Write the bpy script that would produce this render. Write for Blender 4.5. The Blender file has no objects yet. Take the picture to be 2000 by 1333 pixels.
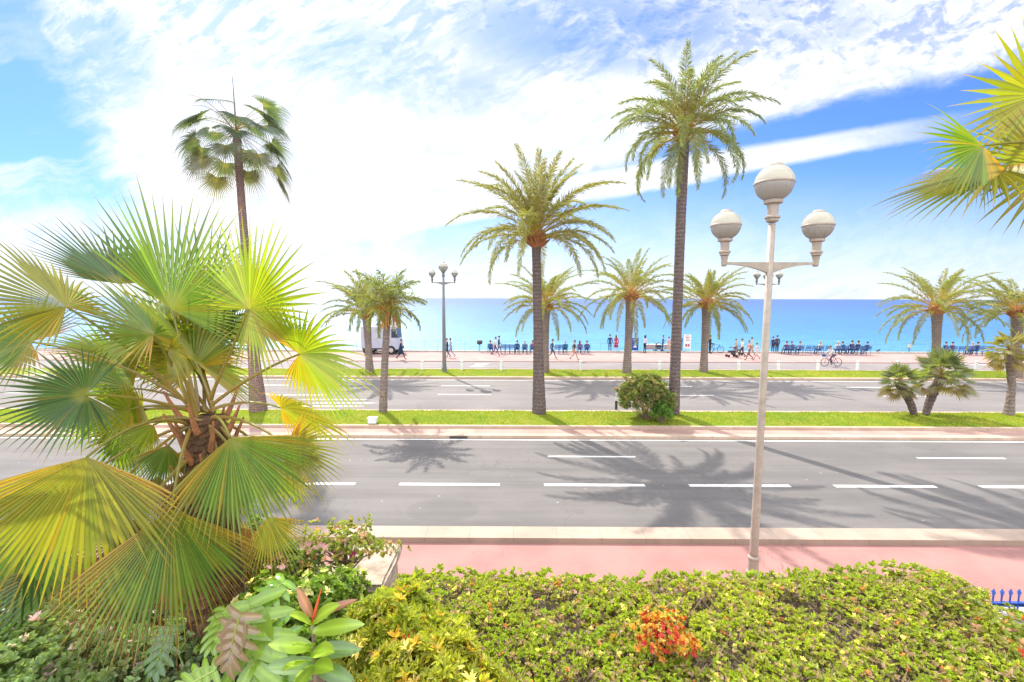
import bpy, bmesh, math, random
import numpy as np
from mathutils import Vector, Matrix
R = math.radians
random.seed(7); RNG = np.random.default_rng(7)
scene = bpy.context.scene
COL = scene.collection

# ------------------------------------------------------------------ camera
H = 5.5; F = 889.0
CAMM = Matrix.Rotation(R(0.25), 3, 'Z') @ Matrix.Rotation(R(90 - 5.37), 3, 'X') @ Matrix.Rotation(R(0.17), 3, 'Z')
cam_d = bpy.data.cameras.new('camera'); cam = bpy.data.objects.new('camera', cam_d); COL.objects.link(cam)
cam.location = (0, 0, H); cam.rotation_euler = CAMM.to_euler()
cam_d.sensor_width = 36; cam_d.lens = F * 36 / 2000; cam_d.clip_start = 0.05; cam_d.clip_end = 60000
scene.camera = cam
def ray(px, py): return CAMM @ Vector(((px - 1000) / F, (666.5 - py) / F, -1))
def at(px, py, Y):                       # the point seen at a photo pixel, Y metres in front
    d = ray(px, py); return Vector((0, 0, H)) + d * (Y / d.y)
def G(px, py, z=0.0):                    # the point of a level surface seen at a photo pixel
    d = ray(px, py); return Vector((0, 0, H)) + d * ((z - H) / d.z)

# ------------------------------------------------------------------ objects
def link(name, me, m=None, parent=None):
    o = bpy.data.objects.new(name, me); COL.objects.link(o)
    if m is not None:
        for k in (m if isinstance(m, (list, tuple)) else [m]): me.materials.append(k)
    if parent is not None: o.parent = parent
    return o
def tag(o, label=None, cat=None, group=None, kind=None):
    if label: o['label'] = label
    if cat: o['category'] = cat
    if group: o['group'] = group
    if kind: o['kind'] = kind
    return o
def thing(name, loc, label, cat, group=None, rz=0):
    o = bpy.data.objects.new(name, None); COL.objects.link(o)
    o.location = loc; o.rotation_euler = (0, 0, rz); o.empty_display_size = .2
    return tag(o, label, cat, group)
def copy_tree(o, parent=None):
    c = o.copy(); COL.objects.link(c)
    if parent is not None: c.parent = parent
    for ch in list(o.children): copy_tree(ch, c)
    return c
class MB:
    def __init__(s): s.v = []; s.f = []; s.c = []; s.n = 0; s.mi = []; s.usec = False
    def add(s, v, f, col=None, mi=0):
        v = np.asarray(v, float).reshape(-1, 3); s.v.append(v)
        for q in f: s.f.append(tuple(int(i) + s.n for i in q)); s.mi.append(mi)
        c = np.ones((len(v), 4))
        if col is not None:
            c[:, :3] = np.asarray(col, float); s.usec = True
        s.c.append(c); s.n += len(v)
    def box(s, a, b, mi=0, col=None):
        x0, y0, z0 = a; x1, y1, z1 = b
        s.add([(x0,y0,z0),(x1,y0,z0),(x1,y1,z0),(x0,y1,z0),(x0,y0,z1),(x1,y0,z1),(x1,y1,z1),(x0,y1,z1)],
              [(0,3,2,1),(4,5,6,7),(0,1,5,4),(1,2,6,5),(2,3,7,6),(3,0,4,7)], col, mi)
    def tube(s, pts, rad, k=8, col=None, caps=True, mi=0):
        P = np.array([tuple(p) for p in pts], float); n = len(P)
        rad = np.ones(n) * rad if np.isscalar(rad) else np.array(rad, float)
        T = np.gradient(P, axis=0); T /= np.linalg.norm(T, axis=1)[:, None] + 1e-9
        ref = np.array([0, 0, 1.]) if abs(T[0][2]) < .9 else np.array([1., 0, 0])
        V = []
        for i in range(n):
            a = np.cross(ref, T[i]); a /= np.linalg.norm(a) + 1e-9; b = np.cross(T[i], a)
            for j in range(k):
                t = 2 * math.pi * j / k
                V.append(P[i] + rad[i] * (math.cos(t) * a + math.sin(t) * b))
        Fc = [(i*k+j, i*k+(j+1) % k, (i+1)*k+(j+1) % k, (i+1)*k+j) for i in range(n-1) for j in range(k)]
        if caps: Fc += [tuple(range(k))[::-1], tuple((n-1)*k+j for j in range(k))]
        s.add(V, Fc, col, mi)
    def lathe(s, prof, k=20, c=(0, 0, 0), col=None, mi=0):
        V = [(c[0]+r*math.cos(2*math.pi*j/k), c[1]+r*math.sin(2*math.pi*j/k), c[2]+z) for r, z in prof for j in range(k)]
        n = len(prof)
        Fc = [(i*k+j, i*k+(j+1) % k, (i+1)*k+(j+1) % k, (i+1)*k+j) for i in range(n-1) for j in range(k)]
        if prof[0][0] > 1e-4: Fc.append(tuple(range(k))[::-1])
        if prof[-1][0] > 1e-4: Fc.append(tuple((n-1)*k+j for j in range(k)))
        s.add(V, Fc, col, mi)
    def leaves(s, p, d, n, l, w, col, fold=.25, curl=.15):     # many simple six-point leaves at once
        p, d, n = [np.asarray(a, float) for a in (p, d, n)]
        d = d / (np.linalg.norm(d, axis=1)[:, None] + 1e-9)
        sd = np.cross(d, n); sd /= np.linalg.norm(sd, axis=1)[:, None] + 1e-9
        up = np.cross(sd, d); l = np.asarray(l)[:, None]; w = np.asarray(w)[:, None]; N = len(p)
        A = p; tip = p + d*l - up*l*curl
        m1 = p + d*l*.35; m2 = p + d*l*.72 - up*l*curl*.4
        V = np.stack([A, m1 + sd*w + up*w*fold, m2 + sd*w*.8 + up*w*fold, tip, m2 - sd*w*.8 + up*w*fold, m1 - sd*w + up*w*fold], 1).reshape(-1, 3)
        b = s.n + np.arange(N)*6
        s.f += [(i, i+1, i+2, i+3) for i in b.tolist()] + [(i, i+3, i+4, i+5) for i in b.tolist()]
        s.mi += [0]*(2*N)
        c = np.ones((N*6, 4)); c[:, :3] = np.repeat(np.asarray(col, float), 6, 0); s.usec = True
        s.v.append(V); s.c.append(c); s.n += N*6
    def mesh(s, name, smooth=False):
        me = bpy.data.meshes.new(name)
        V = np.concatenate(s.v) if s.v else np.zeros((0, 3))
        me.from_pydata(V.tolist(), [], s.f)
        if s.usec:
            at_ = me.color_attributes.new('Col', 'FLOAT_COLOR', 'POINT')
            at_.data.foreach_set('color', np.concatenate(s.c).astype(np.float32).ravel())
        if any(s.mi): me.polygons.foreach_set('material_index', s.mi)
        if smooth: me.polygons.foreach_set('use_smooth', [True]*len(me.polygons))
        me.update(); return me
    def build(s, name, m, parent=None, smooth=False): return link(name, s.mesh(name, smooth), m, parent)
def struct(o): o['kind'] = 'structure'; return o

# ------------------------------------------------------------------ node helpers
class X:
    nt = None
    def __init__(s, k): s.k = k
    @staticmethod
    def m(op, *a, clamp=False):
        n = X.nt.nodes.new('ShaderNodeMath'); n.operation = op; n.use_clamp = clamp
        for i, v in enumerate(a):
            if isinstance(v, X): X.nt.links.new(v.k, n.inputs[i])
            else: n.inputs[i].default_value = v
        return X(n.outputs[0])
    def __add__(s, o): return X.m('ADD', s, o)
    def __radd__(s, o): return X.m('ADD', s, o)
    def __sub__(s, o): return X.m('SUBTRACT', s, o)
    def __rsub__(s, o): return X.m('SUBTRACT', o, s)
    def __mul__(s, o): return X.m('MULTIPLY', s, o)
    def __rmul__(s, o): return X.m('MULTIPLY', s, o)
    def __truediv__(s, o): return X.m('DIVIDE', s, o)
    def mx(s, o): return X.m('MAXIMUM', s, o)
    def mn(s, o): return X.m('MINIMUM', s, o)
    def clamp(s): return X.m('ADD', s, 0.0, clamp=True)
    def step(s, a, b):                     # smooth 0 -> 1 between a and b
        n = X.nt.nodes.new('ShaderNodeMapRange'); n.interpolation_type = 'SMOOTHSTEP'
        if a > b: n.inputs[1].default_value, n.inputs[2].default_value = b, a; n.inputs[3].default_value, n.inputs[4].default_value = 1, 0
        else: n.inputs[1].default_value, n.inputs[2].default_value = a, b
        X.nt.links.new(s.k, n.inputs[0]); return X(n.outputs[0])
def vec(x, y, z=0.0):
    n = X.nt.nodes.new('ShaderNodeCombineXYZ')
    for i, v in enumerate((x, y, z)):
        if isinstance(v, X): X.nt.links.new(v.k, n.inputs[i])
        else: n.inputs[i].default_value = v
    return X(n.outputs[0])
def sep(v):
    n = X.nt.nodes.new('ShaderNodeSeparateXYZ'); X.nt.links.new(v.k, n.inputs[0]); return [X(o) for o in n.outputs]
def noise(v, sc, det=4, ro=.55, dist=0.0):
    n = X.nt.nodes.new('ShaderNodeTexNoise'); n.inputs['Scale'].default_value = sc; n.inputs['Detail'].default_value = det
    n.inputs['Roughness'].default_value = ro; n.inputs['Distortion'].default_value = dist
    if v is not None: X.nt.links.new(v.k, n.inputs['Vector'])
    return X(n.outputs[0])
def voro(v, sc, feat='DISTANCE_TO_EDGE'):
    n = X.nt.nodes.new('ShaderNodeTexVoronoi'); n.feature = feat; n.inputs['Scale'].default_value = sc
    X.nt.links.new(v.k, n.inputs['Vector']); return X(n.outputs['Distance'])
def rgb(c):
    n = X.nt.nodes.new('ShaderNodeRGB'); n.outputs[0].default_value = (*c, 1); return X(n.outputs[0])
def mix(f, a, b, mode='MIX'):
    n = X.nt.nodes.new('ShaderNodeMix'); n.data_type = 'RGBA'; n.blend_type = mode
    for k, v in ((0, f), (6, a), (7, b)):
        if isinstance(v, X): X.nt.links.new(v.k, n.inputs[k])
        elif k == 0: n.inputs[0].default_value = v
        else: n.inputs[k].default_value = (*v, 1)
    return X(n.outputs[2])
def texco(kind='Object'):
    n = X.nt.nodes.new('ShaderNodeTexCoord'); return X(n.outputs[kind])
def geo(kind='Position'):
    n = X.nt.nodes.new('ShaderNodeNewGeometry'); return X(n.outputs[kind])
def newmat(name):
    m = bpy.data.materials.new(name); m.use_nodes = True; X.nt = m.node_tree; m.node_tree.nodes.clear(); return m
def out(sh):
    o = X.nt.nodes.new('ShaderNodeOutputMaterial'); X.nt.links.new(sh, o.inputs['Surface'])
def principled(col, rough=.7, spec=.3, metal=0.0, bump=None, bd=.01, bs=.6, trans=0.0, alpha=None, coat=0):
    p = X.nt.nodes.new('ShaderNodeBsdfPrincipled')
    if isinstance(col, X): X.nt.links.new(col.k, p.inputs['Base Color'])
    else: p.inputs['Base Color'].default_value = (*col, 1)
    if isinstance(rough, X): X.nt.links.new(rough.k, p.inputs['Roughness'])
    else: p.inputs['Roughness'].default_value = rough
    p.inputs['Specular IOR Level'].default_value = spec; p.inputs['Metallic'].default_value = metal
    p.inputs['Transmission Weight'].default_value = trans; p.inputs['Coat Weight'].default_value = coat
    if bump is not None:
        b = X.nt.nodes.new('ShaderNodeBump'); b.inputs['Distance'].default_value = bd; b.inputs['Strength'].default_value = bs
        X.nt.links.new(bump.k, b.inputs['Height']); X.nt.links.new(b.outputs[0], p.inputs['Normal'])
    return p
def M(name, c, c2=None, rough=.7, spec=.3, metal=0, sc=6, bd=0.004, coat=0):
    m = newmat(name); P = texco(); n = noise(P, sc, 5)
    c2 = c2 or tuple(v*.75 for v in c)
    p = principled(mix(n.step(.3, .7), c, c2), rough, spec, metal, bump=noise(P, sc*6, 3), bd=bd, coat=coat)
    out(p.outputs[0]); return m
def leafmat(name, tint=(1, 1, 1), trans=.42, gloss=.06, rough=.4, var=.35, hue=(1.15, 1.03, .7)):
    m = newmat(name); a = X.nt.nodes.new('ShaderNodeVertexColor'); a.layer_name = 'Col'
    oi = X.nt.nodes.new('ShaderNodeObjectInfo'); rnd = X(oi.outputs['Random'])
    c = mix(1.0, X(a.outputs[0]), tint, 'MULTIPLY')
    c = mix(rnd * var, c, mix(1.0, c, hue, 'MULTIPLY'))
    c = mix(noise(texco(), 9, 2).step(.35, .65)*.3, c, mix(1.0, c, (.75, .8, .7), 'MULTIPLY'))
    d = X.nt.nodes.new('ShaderNodeBsdfDiffuse'); X.nt.links.new(c.k, d.inputs[0])
    t = X.nt.nodes.new('ShaderNodeBsdfTranslucent'); ct = mix(1.0, c, (1.42, 1.5, .6), 'MULTIPLY'); X.nt.links.new(ct.k, t.inputs[0])
    g = X.nt.nodes.new('ShaderNodeBsdfGlossy'); g.inputs['Roughness'].default_value = rough
    g.inputs[0].default_value = (.9, .95, 1, 1)
    s1 = X.nt.nodes.new('ShaderNodeMixShader'); s1.inputs[0].default_value = trans
    X.nt.links.new(d.outputs[0], s1.inputs[1]); X.nt.links.new(t.outputs[0], s1.inputs[2])
    s2 = X.nt.nodes.new('ShaderNodeMixShader'); s2.inputs[0].default_value = gloss
    X.nt.links.new(s1.outputs[0], s2.inputs[1]); X.nt.links.new(g.outputs[0], s2.inputs[2]); out(s2.outputs[0]); return m

# ------------------------------------------------------------------ light and sky
SUN_EL, SUN_AZ = 47.5, -29.0         # azimuth from straight ahead, negative = left
sv = Vector((math.sin(R(SUN_AZ))*math.cos(R(SUN_EL)), math.cos(R(SUN_AZ))*math.cos(R(SUN_EL)), math.sin(R(SUN_EL))))
sd = bpy.data.lights.new('sun', 'SUN'); sd.energy = 3.3; sd.angle = R(.6); sd.color = (1, .95, .87)
so = bpy.data.objects.new('sun', sd); COL.objects.link(so); so.rotation_euler = sv.to_track_quat('Z', 'Y').to_euler()
so.location = (0, 0, 40)
w = bpy.data.worlds.new('World'); scene.world = w; w.use_nodes = True; X.nt = w.node_tree; X.nt.nodes.clear()
sky = X.nt.nodes.new('ShaderNodeTexSky'); sky.sky_type = 'NISHITA'; sky.sun_disc = False
sky.sun_elevation = R(SUN_EL); sky.sun_rotation = R(SUN_AZ); sky.air_density = 1.0; sky.dust_density = .6; sky.ozone_density = 2.0
D = texco('Generated'); dx, dy, dz = sep(D)
yy = dy.mx(.12); u = dx / yy; v = dz / yy
# photo-free layout: u, v are slopes of the direction to the right of and above due south (the sea)
def uv(px, py): d = ray(px, py); return d.x/d.y, d.z/d.y
def line(p, q):                          # signed distance to the line p-q, positive on its upper side
    (a, b), (c, e) = uv(*p), uv(*q); nx, ny = -(e-b), (c-a); L = math.hypot(nx, ny)
    if ny < 0: nx, ny = -nx, -ny
    nx, ny = nx/L, ny/L; return u*nx + v*ny - (nx*a + ny*b)
ang = math.atan2(.33, 1)
ca, sa = math.cos(ang), math.sin(ang)
st = u*ca + v*sa; ac = v*ca - u*sa       # along and across the streaks
warp = noise(vec(u*1.3, v*1.3, 3.1), 2.0, 4)
wp = (warp - .5)
n_st = noise(vec(st*1.1, ac*6.0 + wp*1.2, 1.0), 1.6, 7, .6)
n_pu = noise(vec(u*3.2 + wp, v*5.0 + wp*2, 5.0), 2.2, 8, .62, .5)
n_fi = noise(vec(st*7 + wp*3, ac*16, 8.0), 2.0, 5, .65)
nz = n_st*.40 + n_pu*.35 + n_fi*.25
j = (nz - .5)
main = (line((1870, 158), (1150, 318)) + j*.12).step(-.015, .035).mx((line((1280, 318), (800, 470)) + j*.20).step(-.03, .06) * u.step(.36, .20))
left = (line((60, -40), (250, 430)) * -1.0)
(a0, b0), (a1, b1) = uv(60, -40), uv(250, 430)
nx, ny = (b0 - b1), (a1 - a0); L = math.hypot(nx, ny)
leftd = (u*nx + v*ny - (a0*nx + b0*ny)) / L      # positive to the right of the left edge
main = main * (leftd + j*.45).step(-.07, .10)
holes = ((n_pu - .46).step(0, .16) * (n_fi).step(.35, .6))
def blob(px, py, rx, ry):
    a, b = uv(px, py); return (X.m('POWER', (u - a)/(rx/F), 2.0) + X.m('POWER', (v - b)/(ry/F), 2.0)).step(1.0, .0)
hz = (blob(1130, 55, 330, 110) + blob(700, 110, 190, 80)*.7 + blob(880, 180, 180, 60)*.6 + blob(210, 120, 110, 120)*.8 + blob(1500, 40, 260, 90)*.5).clamp()
main = main * (1.0 - .72*hz*((.80 - (n_pu*.6+n_fi*.4)*1.1).clamp()*3.6).clamp())
s2l = line((1850, 245), (1150, 365))
strk = X.m('ABSOLUTE', s2l + j*.035) - (u.step(.75, .2))*.010
w2 = .022
streak = strk.step(.030, .012) * u.step(1.05, .6) * .9
low = line((1100, 505), (300, 500)) + j*.25
lowc = low.step(.02, -.06) * u.step(.25, -.15) * .75
mid = (line((900, 470), (200, 440)) * -1.0 + j*.3).step(-.12, .05) * u.step(-.05, -.3) * .8
wis = ((n_st - .5).step(.0, .18)) * u.step(-.6, -.85) * v.step(.75, .2) * .8
thin = (line((2000, 60), (1200, 300))).step(-.02, .25)
tex2 = noise(vec(st*13 + wp*5, ac*24 + wp*4, 2.0), 1.5, 6, .64)
main = main * (1.0 - (n_pu*.45+tex2*.55 - .47).step(0, .12) * (v.step(.28, .6)*.62))
main = main * (1.0 - (n_st - .5).step(0, .12)*.16)
mask = main.mx(streak).mx(lowc).mx(mid).mx(wis)
hzz = v.step(.30, -.02) * .72
mask = mask.mx(hzz)
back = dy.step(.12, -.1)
mask = mask * (1.0 - back) + back * .92  # near-full cloud cover added behind the camera as fill light
skyc = mix(1.0, X(sky.outputs[0]), (.23, .345, .58), 'MULTIPLY')
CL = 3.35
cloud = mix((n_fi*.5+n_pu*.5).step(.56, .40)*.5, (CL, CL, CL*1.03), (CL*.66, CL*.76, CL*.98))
fill_boost = (back + dz.step(.66, .86)).clamp()  # unseen clouds behind and overhead made brighter to lift the shadows
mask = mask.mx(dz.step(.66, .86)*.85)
cb_ = X.nt.nodes.new('ShaderNodeVectorMath'); cb_.operation = 'SCALE'; X.nt.links.new(cloud.k, cb_.inputs[0]); X.nt.links.new((1.0 + fill_boost*1.7).k, cb_.inputs['Scale'])
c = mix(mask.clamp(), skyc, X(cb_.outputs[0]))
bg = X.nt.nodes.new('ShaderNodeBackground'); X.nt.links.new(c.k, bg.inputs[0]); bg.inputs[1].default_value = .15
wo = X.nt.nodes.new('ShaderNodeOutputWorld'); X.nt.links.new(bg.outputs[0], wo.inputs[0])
scene.view_settings.view_transform = 'Standard'; scene.view_settings.look = 'None'
scene.view_settings.exposure = 1.30; scene.view_settings.gamma = 1.0
scene.cycles.max_bounces = 6; scene.cycles.transparent_max_bounces = 6

# ------------------------------------------------------------------ materials
def asphalt(name, c1, c2, seed):
    m = newmat(name); P = geo(); x, y, z = sep(P)
    a = noise(P, .35 , 5); b = noise(vec(x*.12, y*2.2, seed), 1.0, 4); g = noise(P, 60, 2); g2 = noise(P, 9, 4)
    c = mix((a*.5 + b*.5).step(.38, .62), c1, c2)
    c = mix(g.step(.55, .75)*.5, c, tuple(v*1.9 for v in c1)); c = mix(g2.step(.5, .8)*.35, c, tuple(v*.7 for v in c1))
    cr = voro(vec(x*.5 + noise(P, 1.5, 3)*.6, y*.22 + noise(P, 2, 3)*.3, seed), 1.0).step(.010, .003)
    c = mix(cr*.22 * noise(P, .25, 2).step(.5, .6), c, (.03, .03, .03))
    tr = X.m('SINE', y*3.6 + noise(vec(x*.05, y*.2, 1.0), 2, 3)*2.0).step(.2, 1.0) * noise(vec(x*.3, y*1.5, 6.0), 1.0, 5).step(.35, .65)
    c = mix(tr*.28, c, tuple(v*.62 for v in c1))
    pt = voro(vec(x*.09, y*.13, seed), 1.0, 'F1').step(.17, .165); c = mix(pt*.16, c, tuple(v*.6 for v in c2))
    spk = noise(P, 5.5, 1).step(.76, .80)
    c = mix(spk*.5, c, (.4, .4, .38))
    out(principled(c, .85, .25, bump=g, bd=.004).outputs[0]); return m
ASPH = asphalt('asphalt', (.138, .125, .116), (.104, .096, .091), 1.0)
ASPH2 = asphalt('asphalt_far', (.168, .150, .140), (.138, .125, .118), 4.0)
CYCLE = asphalt('asphalt_cycle_path', (.21, .18, .175), (.175, .155, .15), 7.0)
def paving(name, c1, c2, jx=None, crack=True):
    m = newmat(name); P = geo(); x, y, z = sep(P)
    c = mix(noise(P, .8, 6).step(.35, .65), c1, c2); c = mix(noise(P, 40, 2).step(.5, .8)*.3, c, tuple(v*.75 for v in c1))
    c = mix(noise(vec(x*.5, y*3, 2.0), 2, 5).step(.55, .75)*.3, c, tuple(v*.82 for v in c2))
    if crack:
        cr = voro(vec(x*.42 + noise(P, 1.8, 4)*.35, y*.12 + noise(P, 2, 3)*.1, 1.0), 1.0).step(.0035, .001)
        c = mix(cr*.6*noise(P, .5, 2).step(.54, .6), c, tuple(v*.45 for v in c1))
        c = mix(noise(P, 2.6, 2).step(.70, .76)*.5, c, tuple(v*.6 for v in c1))
    h = noise(P, 30, 3)
    if jx:
        fr = X.m('FRACT', x/jx + 50.0); jn = X.m('ABSOLUTE', fr - .5).step(.487, .494)
        ident = X.m('FLOOR', x/jx + 50.0); wn = X.nt.nodes.new('ShaderNodeTexWhiteNoise'); wn.noise_dimensions = '1D'; X.nt.links.new(ident.k, wn.inputs['W'])
        c = mix(X(wn.outputs[0])*.30, c, tuple(v*.80 for v in c2)); c = mix(noise(P, 3.5, 5).step(.5, .7)*.35, c, tuple(v*.7 for v in c2)); c = mix(jn*.32, c, tuple(v*.35 for v in c1))
    out(principled(c, .85, .2, bump=h, bd=.004).outputs[0]); return m
PINK = paving('pink_pavement', (.315, .163, .14), (.265, .135, .118))
PINK2 = paving('pink_promenade', (.34, .22, .195), (.30, .19, .17), crack=False)
KERB = paving('kerb_stone', (.37, .275, .21), (.31, .235, .18), jx=1.0, crack=False)
KERB2 = paving('kerb_stone_pale', (.46, .34, .25), (.38, .28, .21), jx=1.3, crack=False)
PINKS = paving('pink_median_strip', (.36, .225, .185), (.28, .175, .145))
PAINT = newmat('road_paint'); _P = geo(); PAINT_c = mix((noise(_P, 7, 7, .7)*.6 + noise(_P, 45, 2)*.4).step(.50, .60)*.6, (.60, .58, .55), (.24, .225, .21)); out(principled(PAINT_c, .8, .2).outputs[0])
def grassmat(name, a, b):
    m = newmat(name); P = geo(); c = mix(noise(P, 1.2, 6).step(.35, .65), a, b); c = mix(noise(P, 25, 2).step(.4, .7)*.5, c, tuple(v*.6 for v in a))
    out(principled(c, .9, .1, bump=noise(P, 18, 4), bd=.05).outputs[0]); return m
TURF = grassmat('turf', (.13, .19, .018), (.22, .22, .03))
SOIL = M('soil', (.10, .065, .04), (.05, .04, .025), .95, sc=3, bd=.03)
BEACH = M('pebble', (.42, .38, .33), (.3, .28, .25), .95, sc=20)
CONC = M('concrete', (.42, .38, .32), (.30, .27, .24), .9, sc=4, bd=.01)
STONE = M('rough_stone', (.46, .37, .28), (.26, .20, .15), .95, sc=5, bd=.03)
POLE = M('pole_paint', (.36, .30, .235), (.29, .24, .19), .45, .4, sc=9)
POLE_D = M('pole_dark', (.16, .155, .15), (.12, .12, .12), .45, .4, sc=9)
DARKM = M('dark_metal', (.06, .055, .05), None, .5)
BLUEF = M('blue_paint', (.03, .10, .42), (.02, .06, .30), .35, .5, sc=12)
BLUEC = M('chair_blue', (.025, .085, .25), (.02, .07, .2), .4, .4, sc=12)
RAILB = M('rail_pale_blue', (.20, .42, .52), (.16, .36, .48), .4, .4)
WHITE = M('white_paint', (.72, .71, .68), (.6, .59, .56), .5, .4, sc=5)
RUBBER = M('rubber', (.025, .025, .027), None, .8)
GLASSD = M('dark_glass', (.03, .04, .05), None, .12, .6, bd=0)
CHROME = M('bare_metal', (.5, .5, .5), None, .3, .5, 1.0)
def globe_up():
    m = newmat('globe_frosted'); d = principled((.56, .545, .47), .22, .5, bump=noise(texco(), 9, 3), bd=.004)
    t = X.nt.nodes.new('ShaderNodeBsdfTranslucent'); t.inputs[0].default_value = (.8, .77, .66, 1)
    s = X.nt.nodes.new('ShaderNodeMixShader'); s.inputs[0].default_value = .35
    s.inputs[0].default_value = .55; X.nt.links.new(d.outputs[0], s.inputs[1]); X.nt.links.new(t.outputs[0], s.inputs[2]); out(s.outputs[0]); return m
def globe_lo():
    m = newmat('globe_prismatic'); P = texco(); x, y, z = sep(P)
    an = X.m('SINE', X.m('ARCTAN2', y, x)*46.0)
    d = principled(mix(an.step(-.6, .8), (.42, .40, .365), (.36, .34, .315)), .25, .7, bump=an, bd=.006)
    t = X.nt.nodes.new('ShaderNodeBsdfTranslucent'); s_ = 0; t.inputs[0].default_value = (.85, .83, .76, 1)
    s = X.nt.nodes.new('ShaderNodeMixShader'); s.inputs[0].default_value = .35
    X.nt.links.new(d.outputs[0], s.inputs[1]); X.nt.links.new(t.outputs[0], s.inputs[2]); out(s.outputs[0]); return m
GL_U, GL_L = globe_up(), globe_lo()
def bark(name, c1, c2, rings=10.0, dia=False):
    m = newmat(name); P = texco(); x, y, z = sep(P)
    th = X.m('ARCTAN2', y, x)
    wv = X.m('SINE', z*rings*6.28 + noise(P, 5, 3)*3.0)
    if dia: wv = X.m('SINE', z*rings*3.14 + th*5.0) * X.m('SINE', z*rings*3.14 - th*5.0)
    f = (wv*(.16*noise(P, .9, 2)) + noise(vec(x*7, y*7, z*3.2), 2.2, 7, .65)).step(.32, .72)
    c = mix(f, c2, c1); c = mix(noise(P, .8, 4).step(.4, .65)*.5, c, tuple(v*.6 for v in c1)); c = mix(noise(vec(x*9, y*9, z*14), 1.3, 3).step(.6, .72)*.5, c, tuple(v*.45 for v in c2))
    out(principled(c, .95, .1, bump=f, bd=.04, bs=.8).outputs[0]); return m
BARK_D = bark('date_palm_bark', (.20, .155, .14), (.105, .08, .072), 6)
BARK_P = bark('pale_palm_bark', (.30, .235, .20), (.18, .135, .115), 6)
BARK_W = bark('fan_palm_bark', (.30, .20, .17), (.17, .11, .095), 9)
BARK_F = bark('fibre_bark', (.24, .14, .08), (.10, .055, .032), 12, True)
BOOT = M('leaf_base_orange', (.42, .17, .07), (.24, .11, .05), .8, sc=8, bd=.02)
TWIG = M('twig', (.32, .23, .16), (.20, .14, .10), .9, sc=10)
CORE = M('hedge_wood', (.15, .11, .07), (.08, .065, .04), .95, sc=12, bd=.02)
L_DATE = leafmat('date_frond', (1.95, 1.7, 1.4), trans=.45, gloss=.05, hue=(1.25, 1.05, .6))
L_FAN = leafmat('fan_leaf', (1.22, 1.16, 1.1), trans=.5, gloss=.035, rough=.4, var=.25)
L_DEAD = leafmat('dead_frond', (1.0, .82, .72), trans=.2, gloss=.02, var=.3, hue=(1.1, .9, .9))
L_HEDGE = leafmat('hedge_leaf', (1.9, 1.65, 1.7), trans=.42, gloss=.02, rough=.45, var=0)
L_BIG = leafmat('glossy_leaf', (1.7, 1.5, 1.3), trans=.3, gloss=.05, rough=.28, var=0)
L_GRASS = leafmat('grass_blade', (1.25, 1.08, 1.0), trans=.45, gloss=.02, var=0)
L_FLOW = leafmat('petal', trans=.35, gloss=.02, var=0, hue=(1, 1, 1))
def seamat():
    m = newmat('sea_water'); P = geo(); x, y, z = sep(P)
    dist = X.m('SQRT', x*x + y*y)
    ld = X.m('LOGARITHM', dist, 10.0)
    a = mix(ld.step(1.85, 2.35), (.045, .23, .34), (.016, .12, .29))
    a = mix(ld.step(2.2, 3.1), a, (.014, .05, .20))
    bands = noise(vec(x*.004, y*.03, 0.0), 1.5, 5); a = mix(bands.step(.4, .65)*.35, a, (.018, .14, .31))
    wv = noise(vec(x*.35, y*.9, 0.0), 1.0, 6, .6) + noise(vec(x*.05, y*.16, 3.0), 1.0, 3)*.6
    rip = noise(vec(x*.12, y*.55, 0.0), 1.0, 7, .7)
    a = mix(rip.step(.49, .62)*.8*ld.step(3.2, 2.2), a, (.012, .07, .18))
    foam = noise(vec(x*.08, y*.5, 5.0), 1.0, 4).step(.62, .70) * y.step(85, 66)
    a = mix(foam*.8, a, (.7, .75, .75))
    out(principled(a, .36, .5, bump=wv, bd=.7, bs=.8).outputs[0]); return m
SEA = seamat()
# ------------------------------------------------------------------ ground, roads, sea
XL, XR = -220, 220
def slab(name, y0, y1, z0, z1, m, x0=XL, x1=XR):
    b = MB(); b.box((x0, y0, z0), (x1, y1, z1)); return struct(b.build(name, m))
def sheet(name, x0, x1, y0, y1, z, m):
    b = MB(); b.add([(x0,y0,z),(x1,y0,z),(x1,y1,z),(x0,y1,z)], [(0,1,2,3)]); return struct(b.build(name, m))
sheet('ground', -400, 400, -60, 46, -.25, SOIL)
slab('pavement', 6.15, 9.8, -.2, 0.0, PINK)
slab('kerb', 9.8, 10.32, -.2, .12, KERB)
slab('road', 10.32, 17.45, -.2, 0.0, ASPH)
slab('kerb', 17.45, 17.75, -.2, .125, KERB2)
slab('median_strip', 17.75, 18.45, -.2, .115, PINKS)
slab('kerb', 18.45, 18.62, -.2, .225, KERB2)
slab('kerb', 21.05, 21.3, -.2, .2, KERB2)
slab('road', 21.3, 30.6, -.2, 0.004, ASPH2)
slab('kerb', 30.6, 30.95, -.2, .15, KERB2)
slab('kerb', 34.0, 34.2, -.2, .17, KERB2)
slab('cycle_path', 34.2, 38.4, -.2, .10, CYCLE)
slab('promenade', 38.4, 44.9, -.2, .16, PINK2)
slab('kerb', 44.9, 45.3, -4, .30, CONC)
b = MB(); b.add([(XL,45.3,-2.2),(XR,45.3,-2.2),(XR,72,-4.1),(XL,72,-4.1)], [(0,1,2,3)]); struct(b.build('beach', BEACH))
b = MB(); b.add([(-30000,64,-4),(30000,64,-4),(30000,40000,-4),(-30000,40000,-4)], [(0,1,2,3)]); struct(b.build('sea', SEA))
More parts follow.
